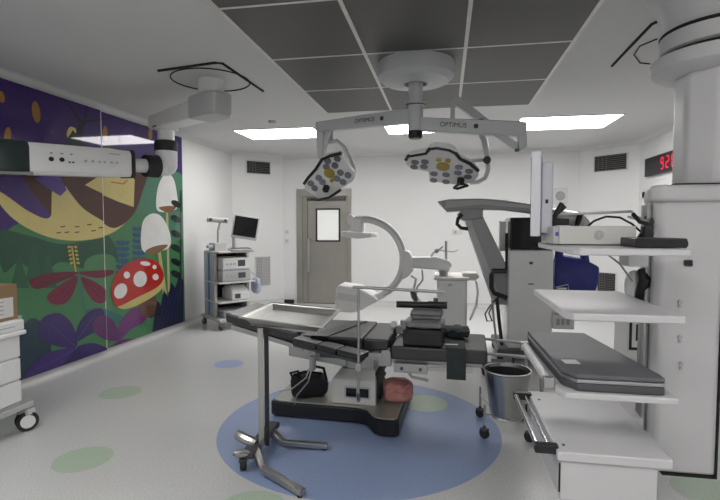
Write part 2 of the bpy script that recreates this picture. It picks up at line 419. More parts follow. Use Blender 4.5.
def mline(a, b, wd, key, rgb, w2=None):
    d = V(b[0]-a[0], b[1]-a[1]); n = V(-d.y, d.x).normalized(); w2 = wd if w2 is None else w2
    mpoly([(a[0]+n.x*wd/2, a[1]+n.y*wd/2), (b[0]+n.x*w2/2, b[1]+n.y*w2/2), (b[0]-n.x*w2/2, b[1]-n.y*w2/2), (a[0]-n.x*wd/2, a[1]-n.y*wd/2)], key, rgb)
MY0, MY1, MZ0, MZ1 = 1.55, 6.8, .1, 2.92
PUR, GRN, YEL, BRN = (64, 42, 104), (68, 120, 80), (206, 190, 124), (78, 48, 38)
for y0, y1 in PANELS:
    mb.prism([V(XL+.001, y0, MZ0), V(XL+.03-PTILT*.875, y0, MZ0), V(XL+.03+PTILT*.875, y1, MZ0), V(XL+.001, y1, MZ0)], (0, 0, MZ1-MZ0), mm('purple', PUR))
sweep = [wp(*q) for q in ((0, 236), (14, 226), (40, 214), (100, 200), (140, 178), (150, 170))]
mshape([V(0, MY0, MZ0), V(0, MY0, 1.35), V(0, 3.0, 1.42)]+sweep+[V(0, MY1, 2.36), V(0, MY1, MZ0)], 'green', GRN)
mblob([(0, 232), (30, 236), (60, 244), (90, 240), (110, 236), (118, 262), (90, 270), (60, 262), (40, 276), (20, 262), (4, 272)], 'dark_green', (44, 82, 62))
mblob([(84, 262), (104, 254), (118, 262), (118, 300), (108, 318), (92, 322), (84, 300)], 'light_green', (76, 124, 84))
mblob([(132, 190), (160, 176), (181, 176), (181, 230), (170, 240), (150, 214), (136, 214)], 'sea_green', (74, 120, 98))
for a in ((20, 262), (34, 256), (48, 262)): mpoly([(a[0]-9, a[1]+26), (a[0], a[1]-10), (a[0]+9, a[1]+26)], 'dark_green2', (48, 92, 66))
mblob([(18, 336), (34, 318), (50, 338), (46, 372), (18, 380)], 'deep_teal', (30, 62, 74))
# big yellow moon with purple and brown folds
mblob([(-40, 160), (-12, 178), (2, 206), (24, 226), (56, 239), (90, 239.5), (118, 230), (136, 208), (143, 186), (138, 160), (110, 148), (60, 150), (10, 150)], 'moon', YEL)
mblob([(-40, 150), (20, 150), (60, 160), (62, 178), (50, 186), (50, 217), (30, 212), (-2, 190), (-40, 176)], 'violet', (74, 50, 116))
mpoly([(20, 170), (52, 170), (51, 216), (44, 206), (30, 190)], 'brown', BRN)
mpoly([(34, 178), (60, 172), (66, 190), (60, 196), (50, 190)], 'lilac', (94, 72, 146))
mblob([(60, 172), (90, 166), (126, 160), (146, 172), (143, 190), (134, 214), (116, 228), (100, 220), (78, 204)], 'brown', BRN)
mpoly([(84, 185), (98, 176), (130, 172), (135, 180), (134, 207), (120, 202), (104, 195)], 'moon', YEL)
mline((112, 182), (124, 184), 1.2, 'orange', (168, 110, 60)); mline((124, 184), (128, 180), 1.2, 'orange', (168, 110, 60))
for a in ((60, 227), (74, 227), (86, 225), (56, 233), (64, 232.5), (74, 232.5), (90, 231), (97, 228)): mline((a[0], a[1]), (a[0]+4.5, a[1]-.6), 1.1, 'brown', BRN)
# branches, leaves in the purple sky
DP = (38, 26, 58)
mline((63, 95), (80, 122), 1.5, 'twig', DP, 3); mline((86, 100), (82, 126), 1.5, 'twig', DP, 4); mline((118, 113), (82, 122), 1.5, 'twig', DP, 3); mline((82, 120), (74, 146), 4, 'twig', DP, 9)
mblob([(66, 134), (69, 127), (75, 129), (74, 135), (68, 138)], 'moon', YEL); mpoly([(66, 140), (72, 130), (84, 146), (64, 146)], 'ink', (20, 18, 24))
for cx, cy, rx, ry, rot in ((36, 112, 4, 11, -8), (8, 136, 3.5, 9, 5), (2, 97, 3, 6, -10), (106, 134, 2.5, 8, 0), (150, 134, 2, 6, 0)): mell(cx, cy, rx, ry, rot, 'ochre', (160, 116, 56))
mell(127, 136, 7, 9, 20, 'violet', (54, 38, 92))
# maroon flower
MAR = (104, 30, 58)
mline((77, 278), (86, 318), 2.2, 'stem_teal', (58, 116, 100)); mline((75, 272), (71, 246), 1.6, 'pollen', (190, 170, 84))
for k in range(5):
    for s_ in (-1, 1): mell(71.5+s_*3.2+k*.6, 247+k*4, 1.8, 1.2, s_*20, 'pollen', (190, 170, 84))
mblob([(76, 272), (50, 273), (30, 280), (36, 289), (54, 284), (72, 276)], 'maroon', MAR); mblob([(76, 276), (61, 284), (47, 296), (52, 304), (65, 303), (74, 290)], 'maroon2', (118, 36, 66))
mblob([(78, 272), (112, 270), (112, 275), (97, 278), (82, 275)], 'maroon', MAR); mblob([(80, 277), (94, 282), (106, 292), (103, 302), (94, 302), (85, 291)], 'maroon2', (118, 36, 66))
for a, b in (((74, 276), (38, 284)), ((75, 278), (54, 299)), ((75, 281), (63, 299)), ((82, 280), (100, 299)), ((82, 279), (103, 293))): mline(a, b, .8, 'maroon3', (74, 22, 44))
# violet leaves below
VI, MG = (56, 42, 102), (92, 44, 98)
mblob([(84, 312), (100, 308), (124, 317), (132, 326), (116, 323), (100, 322)], 'teal', (46, 104, 108))
V2, V3, M2 = (50, 36, 92), (66, 48, 112), (104, 48, 106)
mblob([(38, 328), (44, 317), (58, 313), (70, 322), (76, 338), (74, 348), (56, 346), (42, 340)], 'violet_leaf', VI)
mblob([(75, 341), (77, 326), (86, 313), (98, 308), (103, 314), (98, 328), (86, 336)], 'violet_leaf2', V2)
mblob([(74, 348), (52, 351), (38, 359), (24, 376), (30, 380), (48, 372), (64, 365), (74, 357)], 'violet_leaf3', V3)
mblob([(76, 347), (92, 343), (107, 349), (108, 354), (90, 361), (79, 356)], 'violet_leaf', VI)
mblob([(74, 350), (80, 351), (88, 360), (82, 368), (68, 372), (62, 366)], 'violet_leaf2', V2)
mblob([(91, 326), (97, 316), (110, 317), (118, 328), (119, 340), (106, 340), (96, 335)], 'magenta', MG)
mblob([(119, 339), (120, 324), (130, 311), (142, 306), (149, 311), (144, 322), (132, 329), (123, 338)], 'magenta2', M2)
mblob([(119, 341), (130, 339), (141, 342), (122, 348), (108, 352)], 'magenta', MG)
mblob([(143, 308), (149, 304), (156, 312), (150, 318)], 'stub2', (70, 46, 72))
for a, b in (((74, 346), (50, 324)), ((76, 340), (94, 314)), ((73, 350), (36, 370)), ((118, 338), (100, 322)), ((120, 338), (142, 312))): mline(a, b, .7, 'violet_line', (84, 64, 128))
# blue sprigs
for x0, y0, y1 in ((139, 229, 264), (123, 243, 272)):
    mline((x0, y0-3), (x0, y1), 1.2, 'sprig', (44, 82, 110))
    for k in range(6):
        for s_ in (-1, 1): mell(x0+s_*3.4, y0+k*6, 3.4, 2.1, s_*-18, 'sprig', (44, 82, 110))
# white mushrooms
WHT = (214, 214, 212)
mline((166, 208), (168, 292), 2.2, 'stalk', (176, 168, 122)); mline((158, 248), (164, 294), 3, 'stalk', (176, 168, 122), 4)
mblob([(156, 209), (157, 188), (164, 174), (172, 178), (176, 196), (176, 208), (166, 212)], 'cap_white', WHT); mblob([(158, 208), (166, 206), (175, 207), (168, 213)], 'gill', (124, 92, 70))
mblob([(142, 250), (142, 224), (150, 214), (160, 216), (168, 230), (169, 246), (156, 252)], 'cap_white', WHT); mblob([(145, 251), (155, 246), (167, 245), (158, 253), (150, 254)], 'gill', (124, 92, 70))
# red mushroom
mblob([(140, 302), (153, 292), (156, 312), (142, 316)], 'stub', (92, 66, 54))
mblob([(116, 304), (112, 288), (120, 270), (136, 260), (154, 260), (163, 274), (160, 290), (140, 304), (124, 309)], 'pale_gill', (190, 176, 112))
mblob([(115, 304), (112, 288), (120, 270), (136, 260), (154, 260), (163, 274), (158, 286), (138, 297), (120, 306)], 'cap_red', (172, 46, 38))
for cx, cy, rx, ry, rot in ((140, 279, 6.5, 8, 10), (121, 291, 6, 8, 25), (127, 275, 3, 3.5, 0), (155, 277, 3, 3.2, 0), (145, 263.5, 5, 2.2, 8), (154, 267, 2, 2.2, 0)): mell(cx, cy, rx, ry, rot, 'cap_white', WHT)
# dark fern and bush at the right end
for y in (204, 219, 234, 248, 262, 274):
    mell(175, y, 5.6, 3, 32, 'fern', (22, 44, 46))
mline((179.5, 190), (179.5, 285), 1.2, 'fern', (22, 44, 46))
mpoly([(152, 332), (154, 316), (157, 300), (160, 306), (163, 290), (167, 297), (170, 282), (174, 288), (178, 276), (182, 280), (182, 323.5)], 'navy', (30, 34, 62))
for k in range(5): mline((158+k*4, 326-k*1.5), (164+k*4, 300-k*4), .6, 'navy2', (48, 54, 88))
# unseen left end
for y, z, c in ((2.3, 2.1, 'ochre'), (2.9, 2.5, 'ochre')): mshape([V(0, y+.08*math.cos(t), z+.2*math.sin(t)) for t in [k*.4 for k in range(16)]], c, (160, 116, 56))
for y, z in ((2.4, .6), (3.1, .7), (1.9, .9)): mshape([V(0, y+.35*math.cos(t), z+.25*math.sin(t)) for t in [k*.4 for k in range(16)]], 'violet_leaf', VI)
mur = part('wall_mural', mb, [v[1] for v in sorted(MURAL.values(), key=lambda q: q[0])], None, loc=(XL, 4.2, MZ0))
tag(mur, 'woodland mural of mushrooms, flowers and a yellow moon on the left wall', 'mural')
for y in (5.05, 3.3):
    part('panel_seam', MB().bx(XL+.012, XL+.05, y-.004, y+.004, MZ0, MZ1), 'white', mur)

# ================================================================== OPERATING TABLE
def operating_table():
    T = thing('operating_table', 'black padded operating table on a steel and black base over the blue floor circle', 'operating table', (-.655, 3.925, 0), R(-2.5))
    P = lambda n, mb, m, par=None, bevel=0., **k: part(n, mb, m, par or T, bevel, local=True, **k)
    plan = [(u*1.04, v*1.03) for u, v in [(-.72, -.22), (-.66, -.245), (0, -.245), (.08, -.28), (.15, -.40), (.2, -.43), (.31, -.43), (.335, -.40), (.335, .40), (.31, .43), (.2, .43), (.15, .40), (.08, .28), (0, .245), (-.66, .245), (-.72, .22)]]
    P('base', MB().prism([(u, v, .012) for u, v in plan], (0, 0, .115)), 'black', bevel=.012)
    P('base_cover', MB().prism([(u*.965-.004, v*.94, .126) for u, v in plan], (0, 0, .014)), 'plate', bevel=.006)
    P('column_shroud', MB().loft([[(-.23, -.2, .14), (.13, -.2, .14), (.13, .2, .14), (-.23, .2, .14)], [(-.23, -.2, .34), (.13, -.2, .34), (.13, .2, .34), (-.23, .2, .34)], [(-.17, -.12, .41), (.11, -.12, .41), (.11, .16, .41), (-.17, .16, .41)]]), 'offwhite', bevel=.008)
    sh = bpy.data.objects['column_shroud']
    P('display', MB().bx(-.11, -.025, -.206, -.2, .205, .275).bx(-.015, .075, -.206, -.2, .205, .275), 'glassdark', sh)
    P('display_bezel', MB().bx(-.125, .09, -.204, -.199, .19, .29), 'pale', sh)
    P('bellows', MB().loft([[(.12+.01*(k % 2), -.16, .15+.03*k), (.14+.02*(k % 2), -.16, .15+.03*k), (.14+.02*(k % 2), .16, .15+.03*k), (.12+.01*(k % 2), .16, .15+.03*k)] for k in range(9)]), 'rubber')
    P('column', MB().bx(-.13, .1, -.11, .13, .38, .6).box((0, 0, .55), (.4, .34, .1)).cyl((-.06, -.2, .52), (-.06, .2, .52), .06).cyl((.16, -.22, .55), (.16, .22, .55), .045), 'satin', bevel=.006)
    fr = MB().bx(-.58, .22, -.24, -.18, .535, .6).bx(-.58, .22, .18, .24, .535, .6).bx(-.58, -.5, -.24, .24, .535, .6).bx(-.2, .2, -.22, .22, .575, .61)
    fr.prism([(-.58, -.25, .52), (-.1, -.25, .46), (-.1, -.25, .6), (-.58, -.25, .61)], (0, .04, 0))
    P('frame', fr, 'satin', bevel=.004)
    P('actuator', MB().cyl((-.5, -.1, .52), (-.12, -.04, .42), .035).cyl((-.5, .1, .52), (-.12, .04, .42), .035), 'chrome')
    # sections
    def pad(u0, u1, v0, v1, z0, z1, name='pad', par=None, tilt=0., pivot=0., m='pad'):
        b = MB(); n = 4
        c, s = math.cos(tilt), math.sin(tilt)
        pts = [(u0, z0), (u1, z0), (u1, z1), (u0, z1)]
        f = lambda u, z: (pivot+(u-pivot)*c - (z-z0)*s*0 , z - (u-pivot)*s)
        b.prism([(f(u, z)[0], v0, f(u, z)[1]) for u, z in pts], (0, v1-v0, 0))
        return P(name, b, m, par, bevel=.018, seg=3)
    pad(-.44, .05, -.33, .34, .625, .715, 'seat_pad')
    pad(.055, .25, -.33, .31, .625, .712, 'seat_pad')
    hp = pad(-1.13, -.445, -.30, .30, .625, .705, 'leg_pad', tilt=R(13), pivot=-.44)
    P('leg_plate', MB().prism([(-1.08, -.27, .757), (-.45, -.27, .607), (-.45, -.27, .572), (-1.08, -.27, .715)], (0, .54, 0)), 'satin', bevel=.004)
    pad(.265, .985, -.30, .27, .555, .66, 'back_pad')
    P('back_plate', MB().bx(.2, .95, -.27, .25, .525, .555), 'satin', bevel=.003)
    # side rails and clamps
    for v in (-.325, .295):
        P('side_rail', MB().bx(-.42, .2, v-.006, v+.006, .58, .606).bx(-.36, -.34, min(v, v*.8), max(v, v*.8), .585, .6).bx(.1, .12, min(v, v*.8), max(v, v*.8), .585, .6), 'steel')
        P('side_rail', MB().bx(.3, .88, v-.006, v+.006, .495, .522).bx(.34, .36, min(v, v*.8), max(v, v*.8), .5, .53).bx(.8, .82, min(v, v*.8), max(v, v*.8), .5, .53), 'steel')
    cl = P('rail_clamp', MB().bx(.3, .55, -.36, -.3, .475, .545), 'satin', bevel=.006)
    P('clamp_screw', MB().cyl((.36, -.36, .51), (.36, -.375, .51), .012), 'dgrey', cl)
    P('clamp_screw', MB().cyl((.5, -.36, .51), (.5, -.375, .51), .012), 'dgrey', cl)
    P('clamp_lever', MB().tube([(.42, -.37, .475), (.44, -.39, .46), (.56, -.4, .445)], .011), 'steel', cl)
    P('rail_clamp', MB().bx(-.38, -.32, -.35, -.31, .55, .62).bx(-.37, -.33, -.355, -.3, .44, .56), 'satin', bevel=.005)
    P('hinge_bracket', MB().bx(.17, .27, -.31, -.25, .5, .6).cyl((.23, -.32, .6), (.23, -.24, .6), .04), 'satin', bevel=.004)
    P('hinge_bracket', MB().bx(.17, .27, .22, .29, .5, .6), 'satin', bevel=.004)
    # straps
    P('strap', MB().loft([[(a, v, z), (b, v, z), (b, v, z+.006), (a, v, z+.006)] for v, a, b, z in ((-.335, -.36, -.22, .63), (-.338, -.36, -.22, .712), (-.3, -.35, -.21, .716), (.3, -.16, -.04, .716), (.345, -.15, -.03, .70), (.347, -.15, -.03, .62))]), 'black', bevel=.002)
    P('strap', MB().loft([[(a, v, z), (a+.03, v, z), (a+.03, v, z+.005), (a, v, z+.005)] for v, a, z in ((-.3, -.5, .725), (0, -.48, .725), (.3, -.43, .718))]), 'black')
    P('strap', MB().loft([[(a, v, z), (b, v, z), (b, v+.01, z+.012), (a, v+.01, z+.012)] for v, a, b, z in ((-.335, .69, .83, .44), (-.335, .69, .83, .6), (-.315, .69, .83, .657), (-.1, .66, .82, .661), (.15, .62, .8, .661), (.27, .6, .78, .655))]), 'green_cloth', label='dark cloth strap hanging over the front edge', bevel=.003)
    P('strap_label', MB().box((.72, -.22, .676), (.1, .03, .003), (0, 0, .1)), 'paper')
    # arm board with three pad segments, swung out over the near side
    root = V(-.44, -.37, 0); dirv = V(.92, -.28, -.09).normalized(); side = V(.28, .92, 0).normalized(); upv = dirv.cross(side)*-1
    upv = V(0, 0, 1)
    ab = P('arm_board', MB().prism([V(-.47, -.345, .662)+dirv*a+side*b for a, b in ((0, -.06), (.58, -.06), (.58, .06), (0, .06))], V(0, 0, -.022)), 'dgrey', bevel=.004)
    for a0, a1 in ((0, .22), (.23, .4), (.41, .61)):
        P('arm_pad', MB().prism([V(-.47, -.345, .664)+dirv*a+side*b for a, b in ((a0, -.07), (a1, -.07), (a1, .07), (a0, .07))], V(0, 0, .045)), 'pad', ab, bevel=.012)
    P('arm_board_joint', MB().cyl((-.2, -.3, .6), (-.2, -.42, .6), .025).bx(-.26, -.12, -.43, -.36, .575, .605), 'dgrey', ab)
    return T
operating_table()
TB = Matrix.Translation((-.655, 3.925, 0)) @ Euler((0, 0, R(-2.5))).to_matrix().to_4x4()
def tb(u, v, z): return TB @ V(u, v, z)

# things lying on the table
def local_thing(name, label, cat, loc, rz=0., group=None): return thing(name, label, cat, loc, rz, group)
p = tb(0.505, -0.13, 0.662)
o = thing('foam_block', 'black foam block on the right section of the table, under the grey folded drape', 'foam block', p, R(-2.5))
part('block', MB().bx(-.15, .15, -.14, .14, 0, .125), 'black', o, bevel=.01, local=True)
def lumpy(mb, c, d, n=12, amp=.012, seed=1, pw=.35):
    rnd = random.Random(seed); rings = []; N = 24
    for j in range(n+1):
        t = -1+2*j/n; z = c[2]+d[2]/2*math.copysign(abs(t)**.7, t); k = (1-abs(t)**4)**.5 if abs(t) < 1 else .55
        k = max(k, .55)
        ring = []
        for i in range(N):
            a = 2*math.pi*i/N; ca, sa = math.cos(a), math.sin(a)
            x = math.copysign(abs(ca)**pw, ca)*d[0]/2*k; y = math.copysign(abs(sa)**pw, sa)*d[1]/2*k
            e = rnd.uniform(-amp, amp)
            ring.append(V(c[0]+x+e*ca, c[1]+y+e*sa, z+(rnd.uniform(-amp, amp) if 0 < j < n else 0)))
        rings.append(ring)
    return mb.loft(rings)
o = tag(part('folded_drape', lumpy(MB(), (0, 0, .03), (.3, .25, .06), 6, .006, 3), 'foil', None, local=True, loc=tb(0.515, -0.13, 0.788)), 'crumpled grey folded drape lying on the black foam block', 'drape')
o = thing('gel_cushion', 'grey ribbed cushion stacked above the folded drape on the table', 'cushion', tb(0.525, -0.10, 0.848), R(-4))
part('cushion', MB().bx(-.12, .12, -.09, .09, 0, .07), 'foil', o, bevel=.018, local=True)
part('band', MB().bx(-.122, .122, -.093, .093, .03, .042), 'dgrey', o, local=True)
o = thing('clamp_arm', 'black jointed clamp arm lying on top of the stack on the table', 'clamp', tb(0.49, -0.08, 0.92), R(1))
part('arm', MB().cyl((-.21, 0, .028), (.06, 0, .028), .027), 'black', o, local=True)
part('joint', MB().cyl((.04, 0, .03), (.19, 0, .03), .03), 'black', o, local=True)
part('knob', MB().cyl((.1, 0, .05), (.1, 0, .085), .018), 'dgrey', o, local=True)
o = tag(part('crumpled_cloth', lumpy(MB(), (0, 0, .038), (.2, .2, .075), 6, .014, 8, .7), 'green_cloth', None, local=True, loc=tb(.75, .1, .67)), 'dark crumpled cloth on the table beside the foam block', 'cloth')
o = thing('head_clamp', 'pale metal clamp with white knob at the joint between table sections', 'clamp', tb(.33, .16, .662))
part('body', MB().bx(-.09, .06, -.05, .05, 0, .07).bx(-.05, .02, -.03, .03, .07, .115), 'satin', o, bevel=.008, local=True)
part('knob', MB().cyl((-.1, -.05, .09), (-.1, -.09, .09), .028), 'white', o, local=True)
# anaesthesia screen frame
c0, c1 = at(358.5, 285, 3.33), at(356.5, 400, 3.33)
o = thing('anaesthesia_screen', 'thin steel rod with a long crossbar standing in front of the table', 'screen frame', (c0.x, 3.33, c1.z))
e0, e1 = at(353, 287, 3.33), at(443.5, 292, 3.28)
part('post', MB().cyl(V(c0.x, 3.33, c1.z), V(c0.x, 3.33, e0.z), .0085), 'satin', o)
e0, e1 = at(353, 287, 3.33), at(443.5, 292, 3.28)
part('crossbar', MB().cyl(e0, e1, .011), 'satin', o)
part('clamp', MB().bx(c0.x-.02, c0.x+.02, 3.31, 3.36, .545, .6).bx(c0.x-.01, c0.x+.01, 3.33, 3.595, .56, .58), 'satin', o, bevel=.004)
part('tip', MB().cyl(V(c0.x, 3.33, c1.z-.01), V(c0.x, 3.33, c1.z+.05), .013), 'dgrey', o)
# bags on the base
o = thing('black_bag', 'black cloth bag with loose straps lying on the left of the table base', 'bag', tb(-.47, -.05, .141), R(18))
part('bag_body', lumpy(MB(), (0, 0, .085), (.31, .27, .17), 8, .014, 5, .35), 'cloth', o, local=True, subsurf=1)
part('bag_handle', MB().tube([(-.08, -.05, .17), (-.13, -.09, .2), (-.04, -.1, .225), (.05, -.06, .2), (.1, .02, .17)], .012), 'cloth', o, local=True)
part('bag_handle', MB().tube([(-.02, .06, .17), (.03, .05, .23), (.12, .0, .22), (.14, -.08, .14)], .012), 'cloth', o, local=True)
part('bag_handle', MB().tube([(-.14, -.04, .16), (-.16, -.1, .22), (-.1, -.12, .24), (-.07, -.12, .17)], .01), 'cloth', o, local=True)
o = thing('pink_bundle', 'salmon pink wrapped cloth bundle on the right of the table base', 'cloth bundle', tb(.285, -.02, .141), R(8))
part('bundle', lumpy(MB(), (0, 0, .088), (.25, .22, .176), 8, .012, 11, .6), 'pink', o, local=True, subsurf=1)
part('tie', MB().tube([(-.1, -.115, .05), (-.03, -.125, .12), (.04, -.12, .09), (.1, -.1, .15)], .004), 'pink', o, local=True)
part('tie', MB().tube([(-.09, -.12, .13), (.0, -.115, .16), (.06, -.122, .13), (.09, -.115, .06)], .004), 'pink', o, local=True)
o = thing('leg_hook', 'bent steel holder hanging from the near table rail above the black bag', 'holder', tb(-.52, -.33, .3))
part('socket', MB().box(tb(-.35, -.36, .5), (.03, .03, .12)), 'satin', o, bevel=.006)
part('rod', MB().tube([tb(-.36, -.375, .47), tb(-.38, -.4, .4), tb(-.5, -.4, .3), tb(-.6, -.4, .275)], .006), 'steel', o)
part('rod', MB().tube([tb(-.35, -.36, .45), tb(-.37, -.38, .36), tb(-.47, -.36, .24), tb(-.5, -.34, .16)], .006), 'steel', o)

# ================================================================== MAYO STAND
o = thing('instrument_stand', 'steel instrument stand with a shallow tray at the left of the operating table', 'instrument stand', (-1.2, 3.0, 0))
part('base_bar', MB().prism([(-1.29, 2.84, .075), (-1.2, 2.84, .075), (-1.2, 3.36, .075), (-1.29, 3.36, .075)], (0, 0, .045)), 'dgrey', o, bevel=.012)
for pts in (((-1.22, 2.93), (-1.11, 2.79), (-.8, 2.615)), ((-1.22, 3.24), (-1.11, 3.17), (-.8, 3.215))):
    rings = []
    for k, (x, y) in enumerate(pts):
        a = Vector(pts[max(0, k-1)]); b = Vector(pts[min(2, k+1)]); d = (b-a).normalized(); n = V(-d.y, d.x, 0)*.024
        z = (.1, .05, .03)[k]
        rings.append([V(x, y, z)-n-V(0, 0, .016), V(x, y, z)+n-V(0, 0, .016), V(x, y, z)+n+V(0, 0, .016), V(x, y, z)-n+V(0, 0, .016)])
    lg = part('leg', MB().loft(rings), 'steel', o, bevel=.004)
    part('glide', MB().cyl(V(*pts[2], 0)+V(-.02, 0, 0), V(*pts[2], .016)+V(-.02, 0, 0), .014), 'rubber', lg)
castor(o, (-1.27, 2.85, 0), .04, .035, .3, .0); castor(o, (-1.25, 3.35, 0), .04, .035, .3, .0)
part('brake_lever', MB().lathe([(.05, 0), (.055, .006), (.03, .012)], (-1.275, 2.83, .115)), 'chrome', o)
part('pedal', MB().tube([(-1.24, 2.98, .12), (-1.3, 2.98, .14), (-1.38, 3.02, .15)], .035), 'steel', o)
part('column', MB().box((-1.205, 3.0, .515), (.036, .036, .85), (0, 0, R(20))), 'steel', o, bevel=.004)
part('shaded_side', MB().box((-1.168, 3.012, .52), (.03, .03, .84), (0, 0, R(20))), 'black', o, bevel=.003)  # black bar put in as the column's side face in shadow
part('tray_clamp', MB().box((-1.185, 3.0, .928), (.07, .07, .05), (0, 0, R(20))), 'black', o, bevel=.005)
NL, FL, FR, NR = [onz(*q, 1.0) for q in ((239, 317.5), (271, 302.6), (341, 309), (323.5, 327.5))]
cen = (NL+FL+FR+NR)/4
def inset(p, k, z): q = cen+(p-cen)*k; return V(q.x, q.y, z)
Q = (NL, NR, FR, FL)
tray = part('tray', MB().loft([[inset(q, .8, .958) for q in Q], [inset(q, .9, .99) for q in Q], [inset(q, 1., .998) for q in Q], [inset(q, 1., 1.002) for q in Q], [inset(q, .9, .996) for q in Q], [inset(q, .8, .963) for q in Q]]), 'tray_steel', o, ang=.12)
part('tray_rim', MB().tube([inset(q, 1., 1.0) for q in Q], .006, 8, True), 'steel', tray)
rl = MB()
for a, b in ((NL, NR), (FL, FR)): rl.tube([inset(a, .78, .95)*.5+inset(b, .78, .95)*.5, inset(a, .78, .95)], .007).tube([inset(a, .78, .95), inset(b, .78, .95)], .007)
part('tray_support', rl.tube([inset(NL, .78, .95), inset(FL, .78, .95)], .008), 'steel', o)

# ================================================================== KICK BUCKET and the rail frame
bc = at(507, 388, 3.62); bx_, by_ = bc.x, 3.62
o = thing('bucket', 'polished steel bucket with dark inside, at the right end of the operating table', 'bucket', (bx_, by_, .19))
part('bucket_body', MB().lathe([(.112, .0), (.118, .005), (.165, .32), (.17, .325), (.17, .333), (.16, .333), (.157, .32), (.108, .012)], (bx_, by_, .19)), mat('bucket_steel', (.42, .42, .42), .27, 1., var=.2, scale=5), o)
part('dark_inside', MB().lathe([(.1, .02), (.104, .03), (.152, .31), (.1, .31)][:3]+[(.149, .31), (.1, .034)], (bx_, by_, .19)), 'rubber', o, label='dark inside of the bucket')  # separate dark shell, makes the inside darker than the bucket steel
part('rim', MB().ring((bx_, by_, .521), .167, .005), 'satin', o)
o = thing('bucket_stand', 'low castor frame under the steel bucket', 'bucket stand', (bx_, by_, 0))
part('carrier_ring', MB().ring((bx_, by_, .176), .108, .008).bx(bx_-.1, bx_+.1, by_-.012, by_+.012, .172, .188).bx(bx_-.012, bx_+.012, by_-.1, by_+.1, .172, .188), 'satin', o)
for dx in (-1, 1):
    for q in ((.3, 3.6), (.297, 4.0)):
        x = q[0] if dx < 0 else bx_*2-q[0]; yy = q[1]
        part('leg', MB().tube([V(x, yy, .1), V(x, yy, .255)], .009).tube([V(x, yy, .185), V(bx_+.13*dx*.7, by_+(.1 if yy > 3.8 else -.02), .18)], .006), 'satin', o)
        castor(o, (x, yy, 0), .038, .03, .8, .02)
o = thing('rail_frame', 'bare two-bar steel rail frame beyond the bucket at the table end', 'frame', (.55, 3.8, 0))
A0, A1, B0, B1 = at(484, 338.5, 4.2), at(526, 343.5, 4.2), at(486, 353.5, 3.85), at(542, 359, 3.85)
part('top_bar', MB().cyl(A0-V(.02, 0, 0), A1, .012), 'satin', o); part('top_bar', MB().cyl(B0-V(.02, 0, 0), B1, .013), 'satin', o)
part('cross_bar', MB().cyl(A1, B1, .012), 'satin', o)
for q in (A1, B1):
    part('leg', MB().cyl(V(q.x, q.y, q.z), V(q.x, q.y, .06), .014), 'satin', o); part('foot', MB().cyl(V(q.x, q.y, 0), V(q.x, q.y, .065), .024, .02), 'rubber', o)
part('joint_knob', MB().ball(B1, .024), 'dgrey', o)

# ================================================================== SURGICAL LAMP
HX, HY = -.262, 4.25
o = thing('surgical_lamp', 'pale grey twin-headed surgical lamp hanging from the ceiling hub', 'surgical lamp', (HX, HY, ZC-.025))
part('ceiling_cover', MB().lathe([(.33, 2.975), (.335, 2.93), (.325, 2.86), (.28, 2.82), (.1, 2.80), (.1, 2.975)], (HX, HY, 0), 40), 'lamp', o)
part('stem', MB().lathe([(.062, 2.84), (.062, 2.64)], (HX, HY, 0)).lathe([(.085, 2.65), (.085, 2.615)], (HX, HY, 0)), 'lamp', o)
part('hub', MB().lathe([(.066, 2.62), (.066, 2.4)], (HX, HY, 0)), 'lamp', o, bevel=.004)
part('hub_cap', MB().lathe([(.06, 2.41), (.064, 2.39), (.064, 2.355), (.05, 2.335)], (HX, HY, 0)), 'black', o)
part('hub_ring', MB().ring((HX, HY, 2.62), .086, .005), 'dgrey', o)
def beam(a, b, ha, hb, wd):
    a, b = Vector(a), Vector(b); d = (b-a).normalized(); n = V(-d.y, d.x, 0).normalized()*wd/2
    return MB().loft([[p-n-V(0, 0, h/2), p+n-V(0, 0, h/2), p+n+V(0, 0, h/2), p-n+V(0, 0, h/2)] for p, h in ((a, ha), (b, hb))])
La = V(HX, HY, 2.535); Lb = at(318, 127, 4.72)
la = part('arm', beam(La, Lb, .13, .09, .09), 'lamp', o, bevel=.012)
Ra = V(HX, HY, 2.46); Rb = at(524, 129.5, 4.2)
ra = part('arm', beam(Ra, Rb, .115, .12, .09), 'lamp', o, bevel=.012)
def armtext(par, a, b, t, off, h, s):
    a, b = Vector(a), Vector(b); d = (b-a).normalized(); 
    if d.x < 0: d = -d
    n = d.cross(V(0, 0, 1)); n = n if n.y < 0 else -n
    c = a.lerp(b, t)+n*(.0465)
    text('lettering', 'OPTIMUS', s, 'mark', par, c, d, V(0, 0, 1))
    u = n.cross(d); u = u if u.z > 0 else -u
    q = c+d*.19
    part('emblem', MB().prism([q+(d*math.cos(R(60*k+30))+u*math.sin(R(60*k+30)))*.022 for k in range(6)], n*.001), 'mark', par)
armtext(la, La, Lb, .46, 0, 0, .055); armtext(ra, Ra, Rb, .36, 0, 0, .055)
